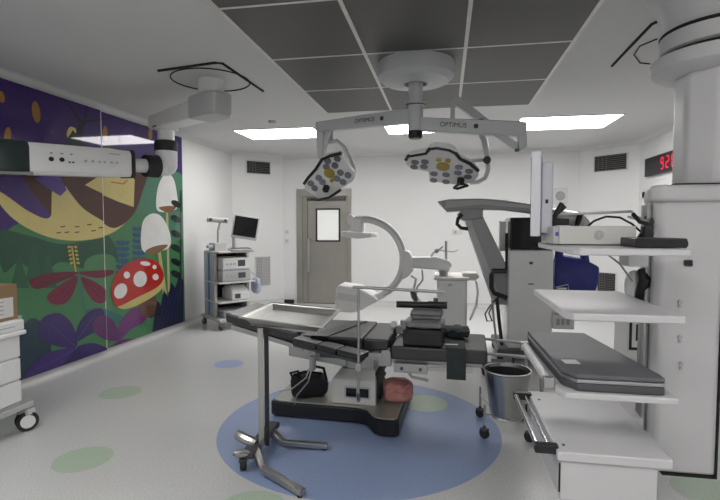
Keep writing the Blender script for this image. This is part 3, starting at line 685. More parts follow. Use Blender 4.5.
# end posts, spring arms and yokes
pl = [at(*q, 4.72) for q in ((315.5, 121.5), (323, 121.5), (323, 158), (317, 158))]
part('end_post', MB().prism(pl, V(0, .09, 0)), 'lamp', o, bevel=.008)
part('brace', MB().prism([at(*q, 4.74) for q in ((322, 150), (326, 130), (330, 130), (324, 157))], V(0, .05, 0)), 'lamp', o)
part('spring_arm', MB().tube([at(332, 121, 4.9), at(331, 142, 4.9)], .025).tube([at(332, 126, 4.85), at(324, 126, 4.78)], .03), 'lamp', o)
part('post_cap', MB().cyl(at(331, 141, 4.9), at(331, 143, 4.9), .03), 'dgrey', o)
part('end_post', MB().prism([at(*q, 4.16) for q in ((518.5, 121.5), (527, 121.5), (527, 147), (521, 150), (518.5, 147))], V(0, .09, 0)), 'lamp', o, bevel=.008)
part('brace', MB().prism([at(*q, 4.2) for q in ((492, 133), (503, 133), (515, 141), (519, 143), (519, 149), (513, 148))], V(0, .05, 0)), 'lamp', o)
part('post_cap', MB().cyl(at(517, 149, 4.18), at(517, 151.5, 4.18), .018), 'dgrey', o)
part('spring_arm', MB().prism([at(*q, 4.55) for q in ((451, 98), (458, 95.5), (491, 121), (486, 127), (455, 104), (455, 122), (450, 122))], V(0, .07, 0)), 'lamp', o, bevel=.006)
part('spring_arm_link', MB().tube([at(482, 121, 4.5), at(482, 126, 4.35), at(500, 127, 4.25)], .03), 'lamp', o)
part('yoke', MB().tube([at(*q, 4.5) for q in ((477, 128), (481, 133), (484.5, 141), (486.5, 152))], .028), 'lamp', o)
part('yoke_joint', MB().cyl(at(487, 160, 4.44), at(487, 160, 4.5), .035), 'black', o)
part('yoke', MB().tube([at(*q, 4.5) for q in ((486.5, 152), (487.5, 160), (488, 170), (485, 178), (478, 182), (470, 183))], [.026, .02, .02, .02, .02, .016]).tube([at(*q, 4.5) for q in ((486, 160), (479, 160), (471, 161))], .016), 'lamp', o)
part('yoke', MB().tube([at(*q, 4.85) for q in ((329, 142), (337, 141), (344, 147), (350, 157), (354, 168), (353, 178), (350, 181))], .02), 'lamp', o)
def lamp_head(ctr, Y, nrm, outline, edge, lenses, yel, hand):
    c = at(*ctr, Y); n = Vector(nrm).normalized()      # n points out of the light face
    pp = lambda q, k=0.: onplane(*q, c, n) + n*k
    h = part('lamp_head', MB().prism([pp(q) for q in outline], -n*.04), 'white', o, bevel=.008)
    part('back_shell', MB().loft([[c+(pp(q)-c)*.9-n*.04 for q in outline], [c+(pp(q)-c)*.6-n*.085 for q in outline]]), 'lamp', h)
    part('edge_seal', MB().tube([pp(q, -.004) for q in edge], .017, 8), 'black', h)
    u = n.orthogonal().normalized(); v = n.cross(u)
    disc = lambda cc, r, a, b: MB().prism([cc+(u*math.cos(2*math.pi*k/20)+v*math.sin(2*math.pi*k/20))*r+n*a for k in range(20)], n*(b-a))
    for q in lenses: part('lens', disc(pp(q), .036, .0, .008), 'lens', h)
    for q, r in yel: part('centre_light', disc(pp(q), r, .0, .014), 'yellow', h)
    for q in hand[:1]: part('handle_socket', disc(pp(q), .034, .0, .05), 'black', h)
    part('handle', MB().tube([pp(q, .05) for q in hand[1:]], .014), 'black', h)
    return h
lamp_head((329, 176), 4.78, (-.06, -.78, -.62),
    [(322, 158), (326, 155), (341, 152.5), (344, 158), (348, 165), (354, 172), (354, 180), (346, 186), (336, 192), (328, 197), (318, 199), (305, 190), (303.5, 183), (312, 172), (319, 164)],
    [(304, 184), (308, 178), (316, 169), (322, 159.5), (330, 156), (342, 153.5)],
    [(327.8, 160.8), (337.5, 158.5), (326.5, 166.8), (335, 165.3), (340.5, 172.5), (348, 175), (337, 178.4), (343, 181.8), (318.8, 177.8), (311, 183.3), (322.5, 182), (314.7, 188)],
    [((329.5, 172.8), .055), ((332, 180), .022)], [(326.7, 187.3), (312, 196), (320, 197), (330, 195), (342, 187)])
lamp_head((443, 166), 4.42, (-.12, -.42, -.9),
    [(406.5, 157), (411, 154), (427, 151.5), (430, 147), (436, 145.5), (449, 147), (456, 151), (459, 157), (470, 163), (478, 169.5), (479, 176), (474, 182), (466, 184), (452, 184.5), (440, 183), (430, 181), (428, 172), (412, 169), (406, 165)],
    [(406, 160), (408, 156.5), (426, 153.5), (430, 149), (437, 148), (449, 150), (455, 153), (460, 159), (470, 164), (478, 171)],
    [(415, 162), (425, 161.5), (414, 166.8), (424, 166.4), (459, 167), (469, 171), (458, 172.5), (468, 176.5), (434, 173.5), (446, 174.5), (433.5, 180), (446, 181.5)],
    [((443, 166), .06), ((439, 159), .025), ((448, 160), .025)], [(461, 179), (455, 183), (461, 178), (468, 181), (458, 184), (454, 183)])

# ================================================================== LEFT CEILING PENDANT
pc = onz(211, 80, ZC); px_, py_ = pc.x, pc.y
o = thing('supply_pendant', 'pale ceiling pendant with a long socket beam in front of the mural', 'ceiling pendant', (px_, py_, ZC))
gk = [onz(*q, ZC-.004) for q in ((158, 70.5), (215, 62.5), (222, 63), (263, 91))]
part('gasket', MB().tube(gk, .014, 6), 'gap', o)
part('ceiling_ring', MB().ring((px_, py_, ZC-.006), .37, .006, 64, 6), 'gap', o)
part('neck', MB().lathe([(.125, ZC-.002), (.125, 2.84)], (px_, py_, 0)), 'white', o)
part('neck_seal', MB().ring((px_, py_, 2.835), .128, .01), 'gap', o)
A = V(px_, py_, 2.74); B = at(163, 119, 5.0); B.z = 2.74; d = (B-A).normalized()
part('arm', beam(A+d*.0, B+d*.14, .19, .15, .24), 'white', o, bevel=.03)
sdv = V(-d.y, d.x, 0)
part('arm_joint', MB().prism([A+d*u+sdv*v-V(0, 0, .11) for u, v in ((.2, -.15), (.2, .15), (-.12, .15), (-.22, .09), (-.22, -.09), (-.12, -.15))], (0, 0, .22)), 'pale', o, bevel=.025)
JX, JY = at(166, 135, 5.0).x, 5.0
zz = lambda py, Y=5.0, px=166: at(px, py, Y).z
part('joint_collar', MB().lathe([(.13, zz(122)), (.135, zz(128)), (.13, zz(130)), (.09, zz(131)), (.09, zz(143))], (JX, JY, 0)), 'white', o)
part('collar_seal', MB().ring((JX, JY, zz(128)), .134, .007), 'gap', o)
part('joint_ring', MB().lathe([(.11, zz(141)), (.125, zz(143)), (.125, zz(150)), (.11, zz(153))], (JX, JY, 0)), 'rubber', o)
elb = MB().tube([V(JX, JY, zz(151)), V(JX, JY, zz(161)), V(JX-.01, JY-.01, zz(165))], .118, 20)
elb.ball((JX, JY, zz(165)), (.118, .118, .12)); 
E0 = V(JX, JY, zz(167)); E1 = at(0, 158, 3.62); dv = E1-E0; dv.z *= 1; L_ = dv.length; dv.normalize()
pos = lambda t: E0+dv*t
nn = V(-dv.y, dv.x, 0).normalized(); nn = nn if nn.y < 0 else -nn
def t_at(px):
    r = ray(px, 165); # ground intersection with the beam line
    return ((E0.x*r.y-E0.y*r.x)/(dv.y*r.x-dv.x*r.y))
elb.tube([E0, pos(t_at(156))], .1, 20)
part('elbow', elb, 'white', o)
part('joint_ring', MB().cyl(pos(t_at(157)), pos(t_at(145)), .125, .12), 'rubber', o)
part('beam_neck', MB().cyl(pos(t_at(146)), pos(t_at(127)), .075), 'white', o)
def bsec(px, h, wd): 
    p = pos(t_at(px)); u = V(0, 0, 1)
    return [p-nn*wd-u*h*.46, p+nn*wd*.8-u*h*.5, p+nn*wd-u*h*.38, p+nn*wd-u*h*-.34, p+nn*wd*.75+u*h*.5, p-nn*wd+u*h*.5]
part('beam_collar', MB().loft([bsec(129.5, .29, .13), bsec(126, .29, .13)]), 'rubber', o)
bm_ = part('beam', MB().loft([bsec(126, .27, .125), bsec(100, .285, .14), bsec(24, .29, .15), bsec(21, .285, .15)]), 'white', o, bevel=.006)
tl = t_at(0)
part('end_cap', MB().loft([bsec(24, .3, .152), bsec(17, .315, .165), bsec(-8, .31, .15), bsec(-30, .2, .1)]), mat('dark_green_cap', (.018, .032, .032), .4), o, bevel=.008)
part('side_rail', MB().tube([pos(t_at(25))+nn*.19-V(0, 0, .14), pos(t_at(-20))+nn*.19-V(0, 0, .14)], .016).tube([pos(t_at(20))+nn*.19-V(0, 0, .14), pos(t_at(20))+nn*.1-V(0, 0, .12)], .012), 'satin', o)
fc = lambda px, dz: pos(t_at(px))+nn*(.147 if px > 90 else .15)+V(0, 0, dz)
for px in (45, 55.5): part('socket', MB().cyl(fc(px, .0), fc(px, .0)+nn*.008, .021), 'black', bm_)
for px in (63, 66.5): part('socket', MB().cyl(fc(px, -.02), fc(px, -.02)+nn*.008, .008), 'black', bm_)
for px in (79, 86, 93, 98, 105, 110): part('button', MB().cyl(fc(px, 0), fc(px, 0)+nn*.008, .012), 'pale', bm_)
for px in (45, 55.5, 65): part('button_mark', MB().box(fc(px, .055), (.025, .012, .006)), 'mark', bm_)
part('badge', MB().tube([fc(17, -.05)+nn*.01+(dv*math.cos(k*.4)+V(0, 0, 1)*math.sin(k*.4))*.03 for k in range(16)], .004, 6, True), 'mark', bm_)
part('lettering', MB().box(fc(108, .085), (.11, .01, .01), (0, 0, math.atan2(dv.y, dv.x))), 'pale', bm_)

# ================================================================== RIGHT EQUIPMENT PENDANT
CX, CY = 1.45, 2.95
o = thing('equipment_pendant', 'tall white ceiling column pendant with four shelves at the right', 'ceiling pendant', (CX, CY, ZC))
PEND = o
part('ceiling_cover', MB().lathe([(.42, ZC-.002), (.4, 2.94), (.27, 2.72), (.25, 2.62)], (CX, CY, 0), 40), 'pend', o)
part('flange', MB().lathe([(.25, 2.625), (.275, 2.61), (.275, 2.53), (.25, 2.515)], (CX, CY, 0), 40), 'pend', o)
part('flange_seal', MB().ring((CX, CY, 2.62), .268, .011).ring((CX, CY, 2.505), .262, .011), 'gap', o)
part('flange_lower', MB().lathe([(.26, 2.505), (.31, 2.49), (.31, 2.42), (.28, 2.4), (.18, 2.39)], (CX, CY, 0), 40), 'pend', o)
col8 = [(CX+.2*math.cos(R(22.5+45*k)), CY+.2*math.sin(R(22.5+45*k))) for k in range(8)]
part('column', MB().prism([V(x, y, 1.78) for x, y in col8], (0, 0, .8)), 'pend', o, bevel=.03, seg=3)
gk = [onz(*q, ZC-.004) for q in ((612, 66), (652, 24), (664, 18), (684, 15))]
part('gasket', MB().tube(gk, .012, 6), 'gap', o)
gk = [onz(*q, ZC-.004) for q in ((689, 14), (686, 30), (672, 50), (652, 68))]
part('gasket', MB().tube(gk, .012, 6), 'gap', o)
part('ceiling_ring', MB().tube([onz(*q, ZC-.004) for q in ((657, 39), (640, 46), (634, 55), (640, 63), (650, 64))], .005, 6), 'gap', o)
bp = [(1.075, 2.76), (1.11, 2.72), (1.39, 2.72), (1.46, 2.78), (1.53, 3.2), (1.23, 3.2)]
body = part('body', MB().prism([V(x, y, .27) for x, y in bp], (0, 0, 1.45)), 'pend', o, bevel=.02)
part('body_edge', MB().bx(1.392, 1.4, 2.712, 2.74, .27, 1.7).bx(1.14, 1.4, 2.712, 2.76, .262, .272), 'gap', body)
part('collar', MB().prism([V(x, y, 1.70) for x, y in ((1.04, 2.73), (1.09, 2.68), (1.5, 2.68), (1.58, 2.74), (1.62, 3.22), (1.2, 3.22))], (0, 0, .085)), 'pend', o, bevel=.025, seg=3)
part('collar_seal', MB().prism([V(x, y, 1.786) for x, y in ((1.16, 2.73), (1.44, 2.73), (1.56, 2.8), (1.58, 3.2), (1.26, 3.2))], (0, 0, .008)), 'gap', o)
tr = part('mounting_rail', MB().bx(1.06, 1.085, 2.79, 2.83, .3, 1.69).bx(1.085, 1.11, 2.9, 2.94, .3, 1.69), 'satin', o)
part('rail_slot', MB().prism([V(1.075, 2.83, .3), V(1.095, 2.9, .3), V(1.12, 2.9, .3), V(1.1, 2.83, .3)], (0, 0, 1.39)), 'gap', tr)
for z in (1.62, 1.58, 1.5): part('rail_screw', MB().cyl((1.06, 2.81, z), (1.055, 2.81, z), .008), 'dgrey', tr)
for px, py in ((680, 302), (680, 337), (681, 364)):
    q = at(px, py, 2.715); part('socket', MB().cyl(q, q-V(0, .006, 0), .011).box(q-V(0, .003, .022), (.012, .006, .014)), 'pale', body)
q = at(688, 263, 2.715); part('outlet', MB().box(q, (.035, .03, .03)), 'black', body, bevel=.004)
def shelf(z, x0, x1, y0, y1, th=.03, zl=None):
    pts = [(x0+.03, y0), (x1, y0), (x1, y1), (x0, y1), (x0, y0+.05)]
    s_ = part('shelf', MB().prism([V(x, y, z-th) for x, y in pts], (0, 0, th)), 'pend', o, bevel=.008)
    part('bracket', MB().bx(.96, 1.065, 2.76, 2.9, z-th-.09, z-th), 'pend', s_, bevel=.008)
    return s_
shelf(1.478, .545, 1.01, 2.2, 3.0); shelf(1.197, .525, 1.0, 2.2, 3.0, .035); s3 = shelf(.845, .50, .985, 2.2, 3.02)
part('edge_rail', MB().cyl((.475, 2.3, .86), (.475, 2.95, .86), .022), 'pend', s3); part('rail_end', MB().bx(.45, .498, 2.27, 2.31, .835, .885), 'satin', s3, bevel=.004); part('rail_end', MB().bx(.45, .498, 2.94, 2.98, .835, .885), 'satin', s3, bevel=.004)
dz = .577
dw = part('drawer_shelf', MB().prism([V(x, y, dz-.045) for x, y in ((.5, 2.2), (.97, 2.2), (.985, 3.0), (.5, 3.0))], (0, 0, .045)), 'pend', o, bevel=.008)
part('drawer', MB().prism([V(x, y, dz-.225) for x, y in ((.515, 2.215), (.915, 2.215), (.915, 2.95), (.515, 2.95))], (0, 0, .18)), 'pend', dw, bevel=.006)
part('drawer_gap', MB().bx(.51, .516, 2.212, 2.22, dz-.19, dz-.06), 'gap', dw)
part('bracket', MB().bx(.93, 1.066, 2.78, 2.93, dz-.13, dz-.045), 'pend', dw)
for y in (2.25, 2.93): part('rail_end', MB().bx(.41, .512, y-.02, y+.02, dz-.03, dz+.012), 'black', dw, bevel=.006)
part('edge_rail', MB().cyl((.425, 2.25, dz-.005), (.425, 2.93, dz-.005), .014), 'chrome', dw); part('edge_rail', MB().cyl((.475, 2.26, dz-.005), (.475, 2.92, dz-.005), .009), 'chrome', dw)
for y in (2.27, 2.85): part('screw_cap', MB().cyl((.54, y, dz), (.54, y, dz+.004), .007), 'dgrey', dw)

# things on the pendant shelves
zs = 1.479; a, b = at(553, 243, 2.55), at(636, 243, 2.55)
o = thing('control_unit', 'off white box unit with a round emblem on the top pendant shelf', 'control unit', ((a.x+b.x)/2, 2.65, zs))
ztop = at(590, 226, 2.55).z
part('case', MB().bx(a.x+.03, b.x, 2.55, 2.86, zs+.004, ztop), 'offwhite', o, bevel=.006)
part('side_panel', MB().bx(a.x, a.x+.03, 2.555, 2.86, zs+.004, ztop-.002), 'pale', o, bevel=.006)
q = at(599, 235, 2.548); part('emblem', MB().tube([q+V(.02*math.cos(k*.4), 0, .02*math.sin(k*.4)) for k in range(16)], .003, 6, True).tube([q+V(.01*math.cos(k*.8), 0, .01*math.sin(k*.8)) for k in range(8)], .003, 6, True), 'pale', o)
q = at(557, 234, 2.553); part('sticker', MB().box(q, (.014, .004, .02)), 'bluemark', o)
part('foot', MB().bx(a.x+.04, b.x-.02, 2.57, 2.84, zs, zs+.005), 'black', o)
a, b = at(636, 247, 2.3), at(688, 247, 2.3)
o = thing('router', 'flat black box with power lead at the right end of the top shelf', 'black box', ((a.x+b.x)/2, 2.4, zs))
part('case', MB().bx(a.x, b.x, 2.3, 2.5, zs, zs+.042), 'black', o, bevel=.006)
part('plug', MB().bx(b.x-.005, b.x+.03, 2.36, 2.42, zs+.004, zs+.03), 'black', o, bevel=.004)
cb = lambda pts, r, m, name, label: tag(part(name, MB().tube(pts, r, 8), m, None, loc=pts[0]), label, 'cable')
cb([at(588, 226, 2.75), at(594, 221, 2.78), at(606, 216.5, 2.8), at(620, 217.5, 2.82), at(632, 224, 2.84), at(640, 231, 2.84), at(648, 236, 2.84)], .006, 'black', 'power_cable', 'black cable arching above the top shelf behind the off white unit')
cb([at(607, 254, 2.84), at(620, 264, 2.84), at(630, 278, 2.84), at(640, 293, 2.84)], .005, 'grey', 'signal_cable', 'thin grey cable hanging below the top pendant shelf')
o = thing('cable_bundle', 'black cable bundle and plug against the pendant rail above the black box', 'cables', at(645, 230, 2.6))
part('cable', MB().tube([at(633, 214, 2.78), at(640, 222, 2.74), at(648, 224, 2.72), at(652, 234, 2.7)], .011), 'black', o)
part('cable', MB().tube([at(638, 240, 2.62), at(644, 232, 2.66), at(650, 226, 2.72), at(652, 220, 2.78)], .013), 'black', o)
part('plug', MB().box(at(647, 232, 2.62), (.05, .05, .07)), 'black', o, bevel=.01)
o = thing('holster', 'white holder with black cable coil on the pendant rail between the two upper shelves', 'holder', at(642, 280, 2.84))
part('clamp', MB().box(at(650, 284, 2.82), (.07, .06, .06)), 'white', o, bevel=.01)
part('cable_coil', MB().tube([at(642, 269, 2.82), at(645, 280, 2.8), at(641, 292, 2.82), at(638, 302, 2.84)], [.022, .03, .026, .02]), 'black', o)
part('cup', MB().ball(at(634, 286, 2.87), (.05, .04, .09)), 'white', o)
# folded pad on the third shelf
o = thing('folded_pad', 'dark slate folded pad, two layers with a silver edge, on the third pendant shelf', 'pad', (.72, 2.5, .847))
pts = [(.53, 2.3), (.58, 2.22), (.935, 2.22), (.94, 2.28), (.845, 3.1), (.51, 3.1)]
part('lower_layer', MB().prism([V(x, y, .847) for x, y in pts], (0, 0, .036)), 'slate2', o, bevel=.008)
part('silver_edge', MB().prism([V(.73+(x-.73)*1.006, 2.55+(y-2.55)*1.004, .884) for x, y in pts], (0, 0, .016)), 'satin', o, bevel=.003)
part('upper_layer', MB().prism([V(x, y, .901) for x, y in pts], (0, 0, .022)), 'slate', o, bevel=.007)
part('paper_label', MB().box((.6, 2.42, .9235), (.07, .07, .002), (0, 0, .1)), 'paper', o)
# edge-on monitor
t0 = at(536.5, 193, 2.75); dirm = V(t0.x+.1, t0.y, 0).normalized(); sd = V(dirm.y, -dirm.x, 0)
o = thing('monitor', 'white flat monitor seen edge-on above the top pendant shelf', 'monitor', t0)
zt, zb = at(536, 150, 2.75).z, at(536, 236, 2.75).z
def slab(mb, s0, s1, d0, d1, z0, z1): return mb.prism([t0+sd*s+dirm*d_+V(0, 0, z0-t0.z) for s, d_ in ((s0, d0), (s1, d0), (s1, d1), (s0, d1))], (0, 0, z1-z0))
k = 2.8/480
part('screen_bezel', slab(MB(), -4.2*k, 4.2*k, -.1, .45, zb, zt-.02), mat('white_monitor_case', (.72, .72, .78), .4), o, bevel=.006)
part('screen_glass', slab(MB(), -4.7*k, -4.1*k, -.07, .42, zb+.03, zt-.05), 'glassdark', o)
z1, z2 = at(547, 163, 2.75).z, at(547, 233, 2.75).z
bk = part('rear_housing', slab(MB(), 4.2*k, 14*k, -.05, .35, z2, z1), mat('monitor_back', (.62, .62, .68), .45), o, bevel=.01)
part('button', slab(MB(), 8*k, 10.5*k, -.054, -.05, at(545, 204, 2.75).z, at(545, 200, 2.75).z), 'black', bk)
q = at(556, 210, 2.95); 
part('arm', MB().tube([at(552, 214, 2.9), at(570, 214, 2.95), at(632, 211.5, 3.1), at(634, 215, 3.1), at(650, 222, 3.1), V(1.07, 3.1, 1.63)], .008), 'white', o)
part('arm_joint', MB().tube([at(551, 222, 2.9), at(557, 212, 2.9), at(562, 203, 2.9)], .014).tube([at(556, 214, 2.9), at(561, 210, 2.9), at(565, 206, 2.9)], .012), 'black', o)
part('arm_bracket', MB().box(at(560, 222, 2.95), (.09, .06, .04)), 'black', o, bevel=.006)

# ================================================================== SURGICAL MICROSCOPE (grey boom, white cabinet)
Y = 5.7
o = thing('surgical_microscope', 'large surgical microscope with grey boom and white cabinet behind the monitor', 'surgical microscope', (at(531, 300, Y).x, Y+.3, 0))
c0, c1 = at(508, 300, Y), at(553, 300, Y)
zt = at(530, 250, Y).z
cab = part('cabinet', MB().bx(c0.x, c1.x, Y, Y+.6, .16, zt), 'white', o, bevel=.02)
part('screen_housing', MB().bx(c0.x+.01, c1.x+.02, Y-.02, Y+.45, zt+.005, at(530, 217.5, Y).z), 'glassdark', o, bevel=.015)
for px, py, s_ in ((531, 263, .03), (531, 284, .012)): 
    q = at(px, py, Y); part('key_switch', MB().box(q, (.04 if s_ > .02 else .06, .012, s_)), 'dgrey', cab)
#part('panel_line', MB().bx(c0.x+.02, c1.x-.16, Y-.004, Y, at(515, 268, Y).z, at(515, 267, Y).z), 'pale', cab)
part('base', MB().bx(c0.x-.12, c1.x+.1, Y-.08, Y+.7, .09, .17), 'dgrey', o, bevel=.02)
for dx in (c0.x-.08, c1.x+.05):
    for y in (Y-.03, Y+.62): castor(o, (dx, y, 0), .045, .03, .5, .0)
sk = part('socket_strip', MB().box(at(563, 320, Y-.03), (.23, .05, .2)), 'offwhite', o, bevel=.008)
part('socket_bracket', MB().bx(c1.x-.01, c1.x+.06, Y-.02, Y+.06, at(563, 324, Y).z, at(563, 316, Y).z), 'offwhite', sk)
for k in range(3): part('socket', MB().box(at(558+5*k, 322, Y-.06), (.035, .012, .07)), 'grey', sk)
part('lettering', MB().box(at(562, 314, Y-.06), (.17, .01, .022)), 'grey', sk)
yb = Y+.1
part('column', MB().prism([at(*q, yb) for q in ((463, 215), (475, 210), (482, 214), (508, 268), (508, 305), (494, 305))], (0, .22, 0)), 'grey', o, bevel=.02)
part('column_face', MB().prism([at(*q, yb-.015) for q in ((463, 215), (468, 213), (498, 290), (500, 303), (494, 304))], (0, .02, 0)), 'pale', o, bevel=.004)
part('column_cap', MB().prism([at(*q, yb-.03) for q in ((457, 214), (464, 208.5), (483, 207.5), (483, 218), (463, 221))], (0, .28, 0)), 'grey', o, bevel=.015)
up = [(437, 201), (450, 198.6), (480, 198.2), (505, 199.8), (530, 203.5), (552, 209.5)]; lo = [(556, 219), (530, 213), (505, 210), (480, 209.5), (447, 212)]
part('boom', MB().prism([at(*q, yb-.02) for q in up+lo], (0, .24, 0)), 'grey', o, bevel=.02)
part('boom_top_panel', MB().prism([at(*q, yb-.035) for q in ((445, 208), (446, 201), (480, 200), (530, 205.5), (530, 208.5), (480, 204.5))], (0, .02, 0)), 'pale', o, bevel=.003)
part('boom_end', MB().tube([at(552, 215, Y+.2), at(566, 217.5, Y+.15), at(577, 219.5, Y+.1)], .085, 18), 'satin', o)
part('boom_ring', MB().cyl(at(576, 219, Y+.1), at(579.5, 220, Y+.1), .09), 'black', o)
part('boom_tip', MB().tube([at(579, 220, Y+.1), at(584, 223, Y+.1), at(588, 227, Y+.1)], [.075, .06, .05], 16), 'satin', o)
part('cable', MB().tube([at(*q, yb-.06) for q in ((462, 214), (458, 219), (457, 224), (461, 228), (468, 229))], .022), 'rubber', o)
part('handle', MB().tube([at(*q, Y-.02) for q in ((507, 271), (493, 271), (491.5, 275), (491.5, 288), (494, 293), (507, 298))], .028), 'black', o)
part('pole', MB().cyl(at(506.5, 233, Y+.1), at(506.5, 270, Y+.1), .016), 'black', o)
part('side_panel', MB().box(at(502, 236, Y+.3), (.07, .08, .36)), 'white', o, bevel=.006)
part('cable', MB().tube([at(*q, Y-.05) for q in ((500, 295), (490, 306), (485, 314), (487, 321), (492, 321), (489, 313), (492, 306))], .009), 'rubber', o)
part('cable', MB().tube([at(*q, Y-.1) for q in ((497, 298), (499, 320), (502, 345))], .02), 'rubber', o)
part('cable', MB().tube([at(*q, Y-.06) for q in ((492, 300), (494, 322), (497, 344))], .013), 'grey', o)
# foot pedal behind the rail frame
o = thing('foot_pedal', 'black foot pedal unit on the floor by the microscope base', 'foot pedal', (at(500, 345, 5.2).x, 5.2, 0))
q = at(501, 352, 5.2)
part('housing', MB().bx(q.x-.2, q.x+.15, 5.1, 5.35, 0, .1), 'black', o, bevel=.03); part('pedal', MB().box((q.x-.02, 5.2, .12), (.15, .18, .03), (.15, 0, 0)), 'dgrey', o, bevel=.008)
part('guard', MB().tube([(q.x-.18, 5.2, .08), (q.x-.17, 5.2, .22), (q.x+.12, 5.2, .22), (q.x+.13, 5.2, .08)], .014), 'black', o)
# blue bag
Y = 5.85; q = [at(*p_, Y) for p_ in ((554, 296), (597, 296), (600, 267), (585, 262), (583, 240), (556, 240))]
o = thing('blue_bag', 'shiny dark blue bag with a white tag hanging beside the microscope cabinet', 'bag', ((q[0].x+q[1].x)/2, Y+.1, q[0].z))
part('bag_body', MB().loft([[V(q[0].x+.02, Y, q[0].z), V(q[1].x-.02, Y, q[0].z), V(q[1].x-.02, Y+.2, q[0].z), V(q[0].x+.02, Y+.2, q[0].z)],
    [V(q[0].x-.0, Y-.03, q[0].z+.18), V(q[1].x+.02, Y-.02, q[0].z+.2), V(q[1].x+.02, Y+.22, q[0].z+.2), V(q[0].x, Y+.22, q[0].z+.18)],
    [V(q[5].x, Y, at(560, 262, Y).z), V(q[2].x, Y, q[2].z), V(q[2].x, Y+.18, q[2].z), V(q[5].x, Y+.18, at(560, 262, Y).z)],
    [V(q[5].x+.04, Y+.06, at(560, 254, Y).z), V(q[3].x, Y+.06, at(585, 259, Y).z), V(q[3].x, Y+.12, at(585, 259, Y).z), V(q[5].x+.04, Y+.12, at(560, 254, Y).z)]]), 'blue', o, bevel=.03, seg=3)
rim = [at(*p_, Y+.09) for p_ in ((558, 262), (561, 240), (567, 233), (577, 233), (583, 240), (585, 262))]
part('bag_handle', MB().tube(rim, [.05, .045, .03, .03, .045, .05], 10), 'blue', o)
part('tag', MB().tube([at(*p_, Y-.035) for p_ in ((556, 287), (568, 284.5), (569, 291.5), (556.5, 291.5))], .005, 6, True), 'paper', o)
part('tag_lettering', MB().box(at(562, 288.5, Y-.035), (.1, .006, .02)), 'paper', o)
o = thing('bag_hook', 'steel hook rail on the microscope side holding the blue bag', 'hook', at(572, 231, Y+.09))
part('hook', MB().tube([V(c1.x+.001, Y+.09, at(572, 231, Y).z), at(572, 231, Y+.09), at(580, 231, Y+.09)], .012), 'steel', o)

# ================================================================== C-ARM
Y = 6.0
o = thing('c_arm', 'white mobile x-ray unit with a big C-shaped arm in front of the back wall', 'x-ray machine', (at(440, 330, Y+.1).x-.2, Y+.1, 0))
cc = at(363, 259.5, Y); ro, ri = 43.5*6.12/480, 36.5*6.12/480
outer = arc(cc, ro, 112, -108, 44); inner = arc(cc, ri, 112, -108, 44)
cm = MB(); cm.loft([[a, a+V(0, .12, 0), b+V(0, .12, 0), b] for a, b in zip(outer, inner)])
carm = part('c_ring', cm, 'white', o, bevel=.008)
part('ring_track', MB().loft([[a+V(0, -.004, 0), b+V(0, -.004, 0), b+V(0, .003, 0), a+V(0, .003, 0)] for a, b in zip(arc(cc, ro*.965, 90, -60, 36), arc(cc, ro*.94, 90, -60, 36))]), 'pale', carm)
d0 = MB().prism([at(*q, Y-.04) for q in ((350, 218), (363, 220), (362, 235), (350, 234))], (0, .2, 0))
part('detector_neck', d0, 'white', o, bevel=.01)
part('detector', MB().prism([at(*q, Y-.22) for q in ((340.5, 231), (372, 233.5), (371, 237.5), (358, 239), (341, 236.5))], (0, .55, 0)), 'white', o, bevel=.015)
part('ring_cap', MB().box(at(351, 216.8, Y+.06), (.07, .14, .06), (0, .3, 0)), 'white', o, bevel=.01)
part('tube_housing', MB().prism([at(*q, Y-.12) for q in ((334.5, 306), (336, 290), (338, 285), (358, 288), (374, 297), (378, 301), (372, 304), (362, 310), (352, 313), (336, 312))], (0, .38, 0)), 'white', o, bevel=.02)
part('tube_panel', MB().prism([at(*q, Y-.125) for q in ((335.5, 299), (337, 292), (360, 296), (360, 303))], (0, .006, 0)), 'offwhite', o)
part('ring_mount', MB().prism([at(*q, Y-.06) for q in ((403, 250), (409, 252), (412, 257), (412, 272), (408, 277), (402, 280))], (0, .26, 0)), 'white', o, bevel=.012)
part('cross_arm', MB().prism([at(*q, Y-.03) for q in ((409, 257), (436, 257), (450, 261), (453, 266), (448, 270.5), (436, 270), (409, 268))], (0, .2, 0)), 'white', o, bevel=.025)
lc = at(443.5, 278, Y+.07); part('lift_column', MB().cyl(V(lc.x, lc.y, at(443, 277, Y).z), V(lc.x, lc.y, at(443, 268, Y).z), .055), 'grey', o); part('lift_collar', MB().cyl(V(lc.x, lc.y, at(443, 271.5, Y).z), V(lc.x, lc.y, at(443, 268, Y).z), .07), 'satin', o)
k0, k1 = at(437, 280, Y-.12), at(467, 280, Y-.12)
cabc = part('generator_cabinet', MB().bx(k0.x, k1.x, Y-.12, Y+.5, .14, k0.z), 'white', o, bevel=.02)
part('worktop', MB().bx(k0.x-.04, k1.x+.03, Y-.16, Y+.54, k0.z, k0.z+.035), 'offwhite', o, bevel=.012)
part('cabinet_edge', MB().bx(k1.x-.008, k1.x+.002, Y-.125, Y-.115, .2, k0.z-.02), 'pale', cabc)
part('control_box', MB().prism([at(*q, Y-.02) for q in ((462, 276), (463, 273), (477, 273), (480, 277), (475, 281), (468, 280))], (0, .25, 0)), 'offwhite', o, bevel=.012)
part('badge', MB().box(at(450, 285, Y-.121), (.05, .004, .03)), 'pale', cabc)
part('handle', MB().tube([at(*q, Y+.05) for q in ((430, 259), (433, 253), (440, 249), (443, 246.5))], .012).tube([at(446, 241, Y+.05), at(446, 262, Y+.05)], .016).tube([at(437, 250, Y+.05), at(453, 252, Y+.05), at(458, 250, Y+.05)], .008), 'satin', o)
part('knob', MB().ball(at(436.5, 251, Y+.05), .03), 'grey', o)
part('cable', MB().tube([at(*q, Y-.08) for q in ((422, 270), (423, 280), (417, 287), (416, 296), (422, 303), (432, 305), (438, 302))], .012), 'pale', o)
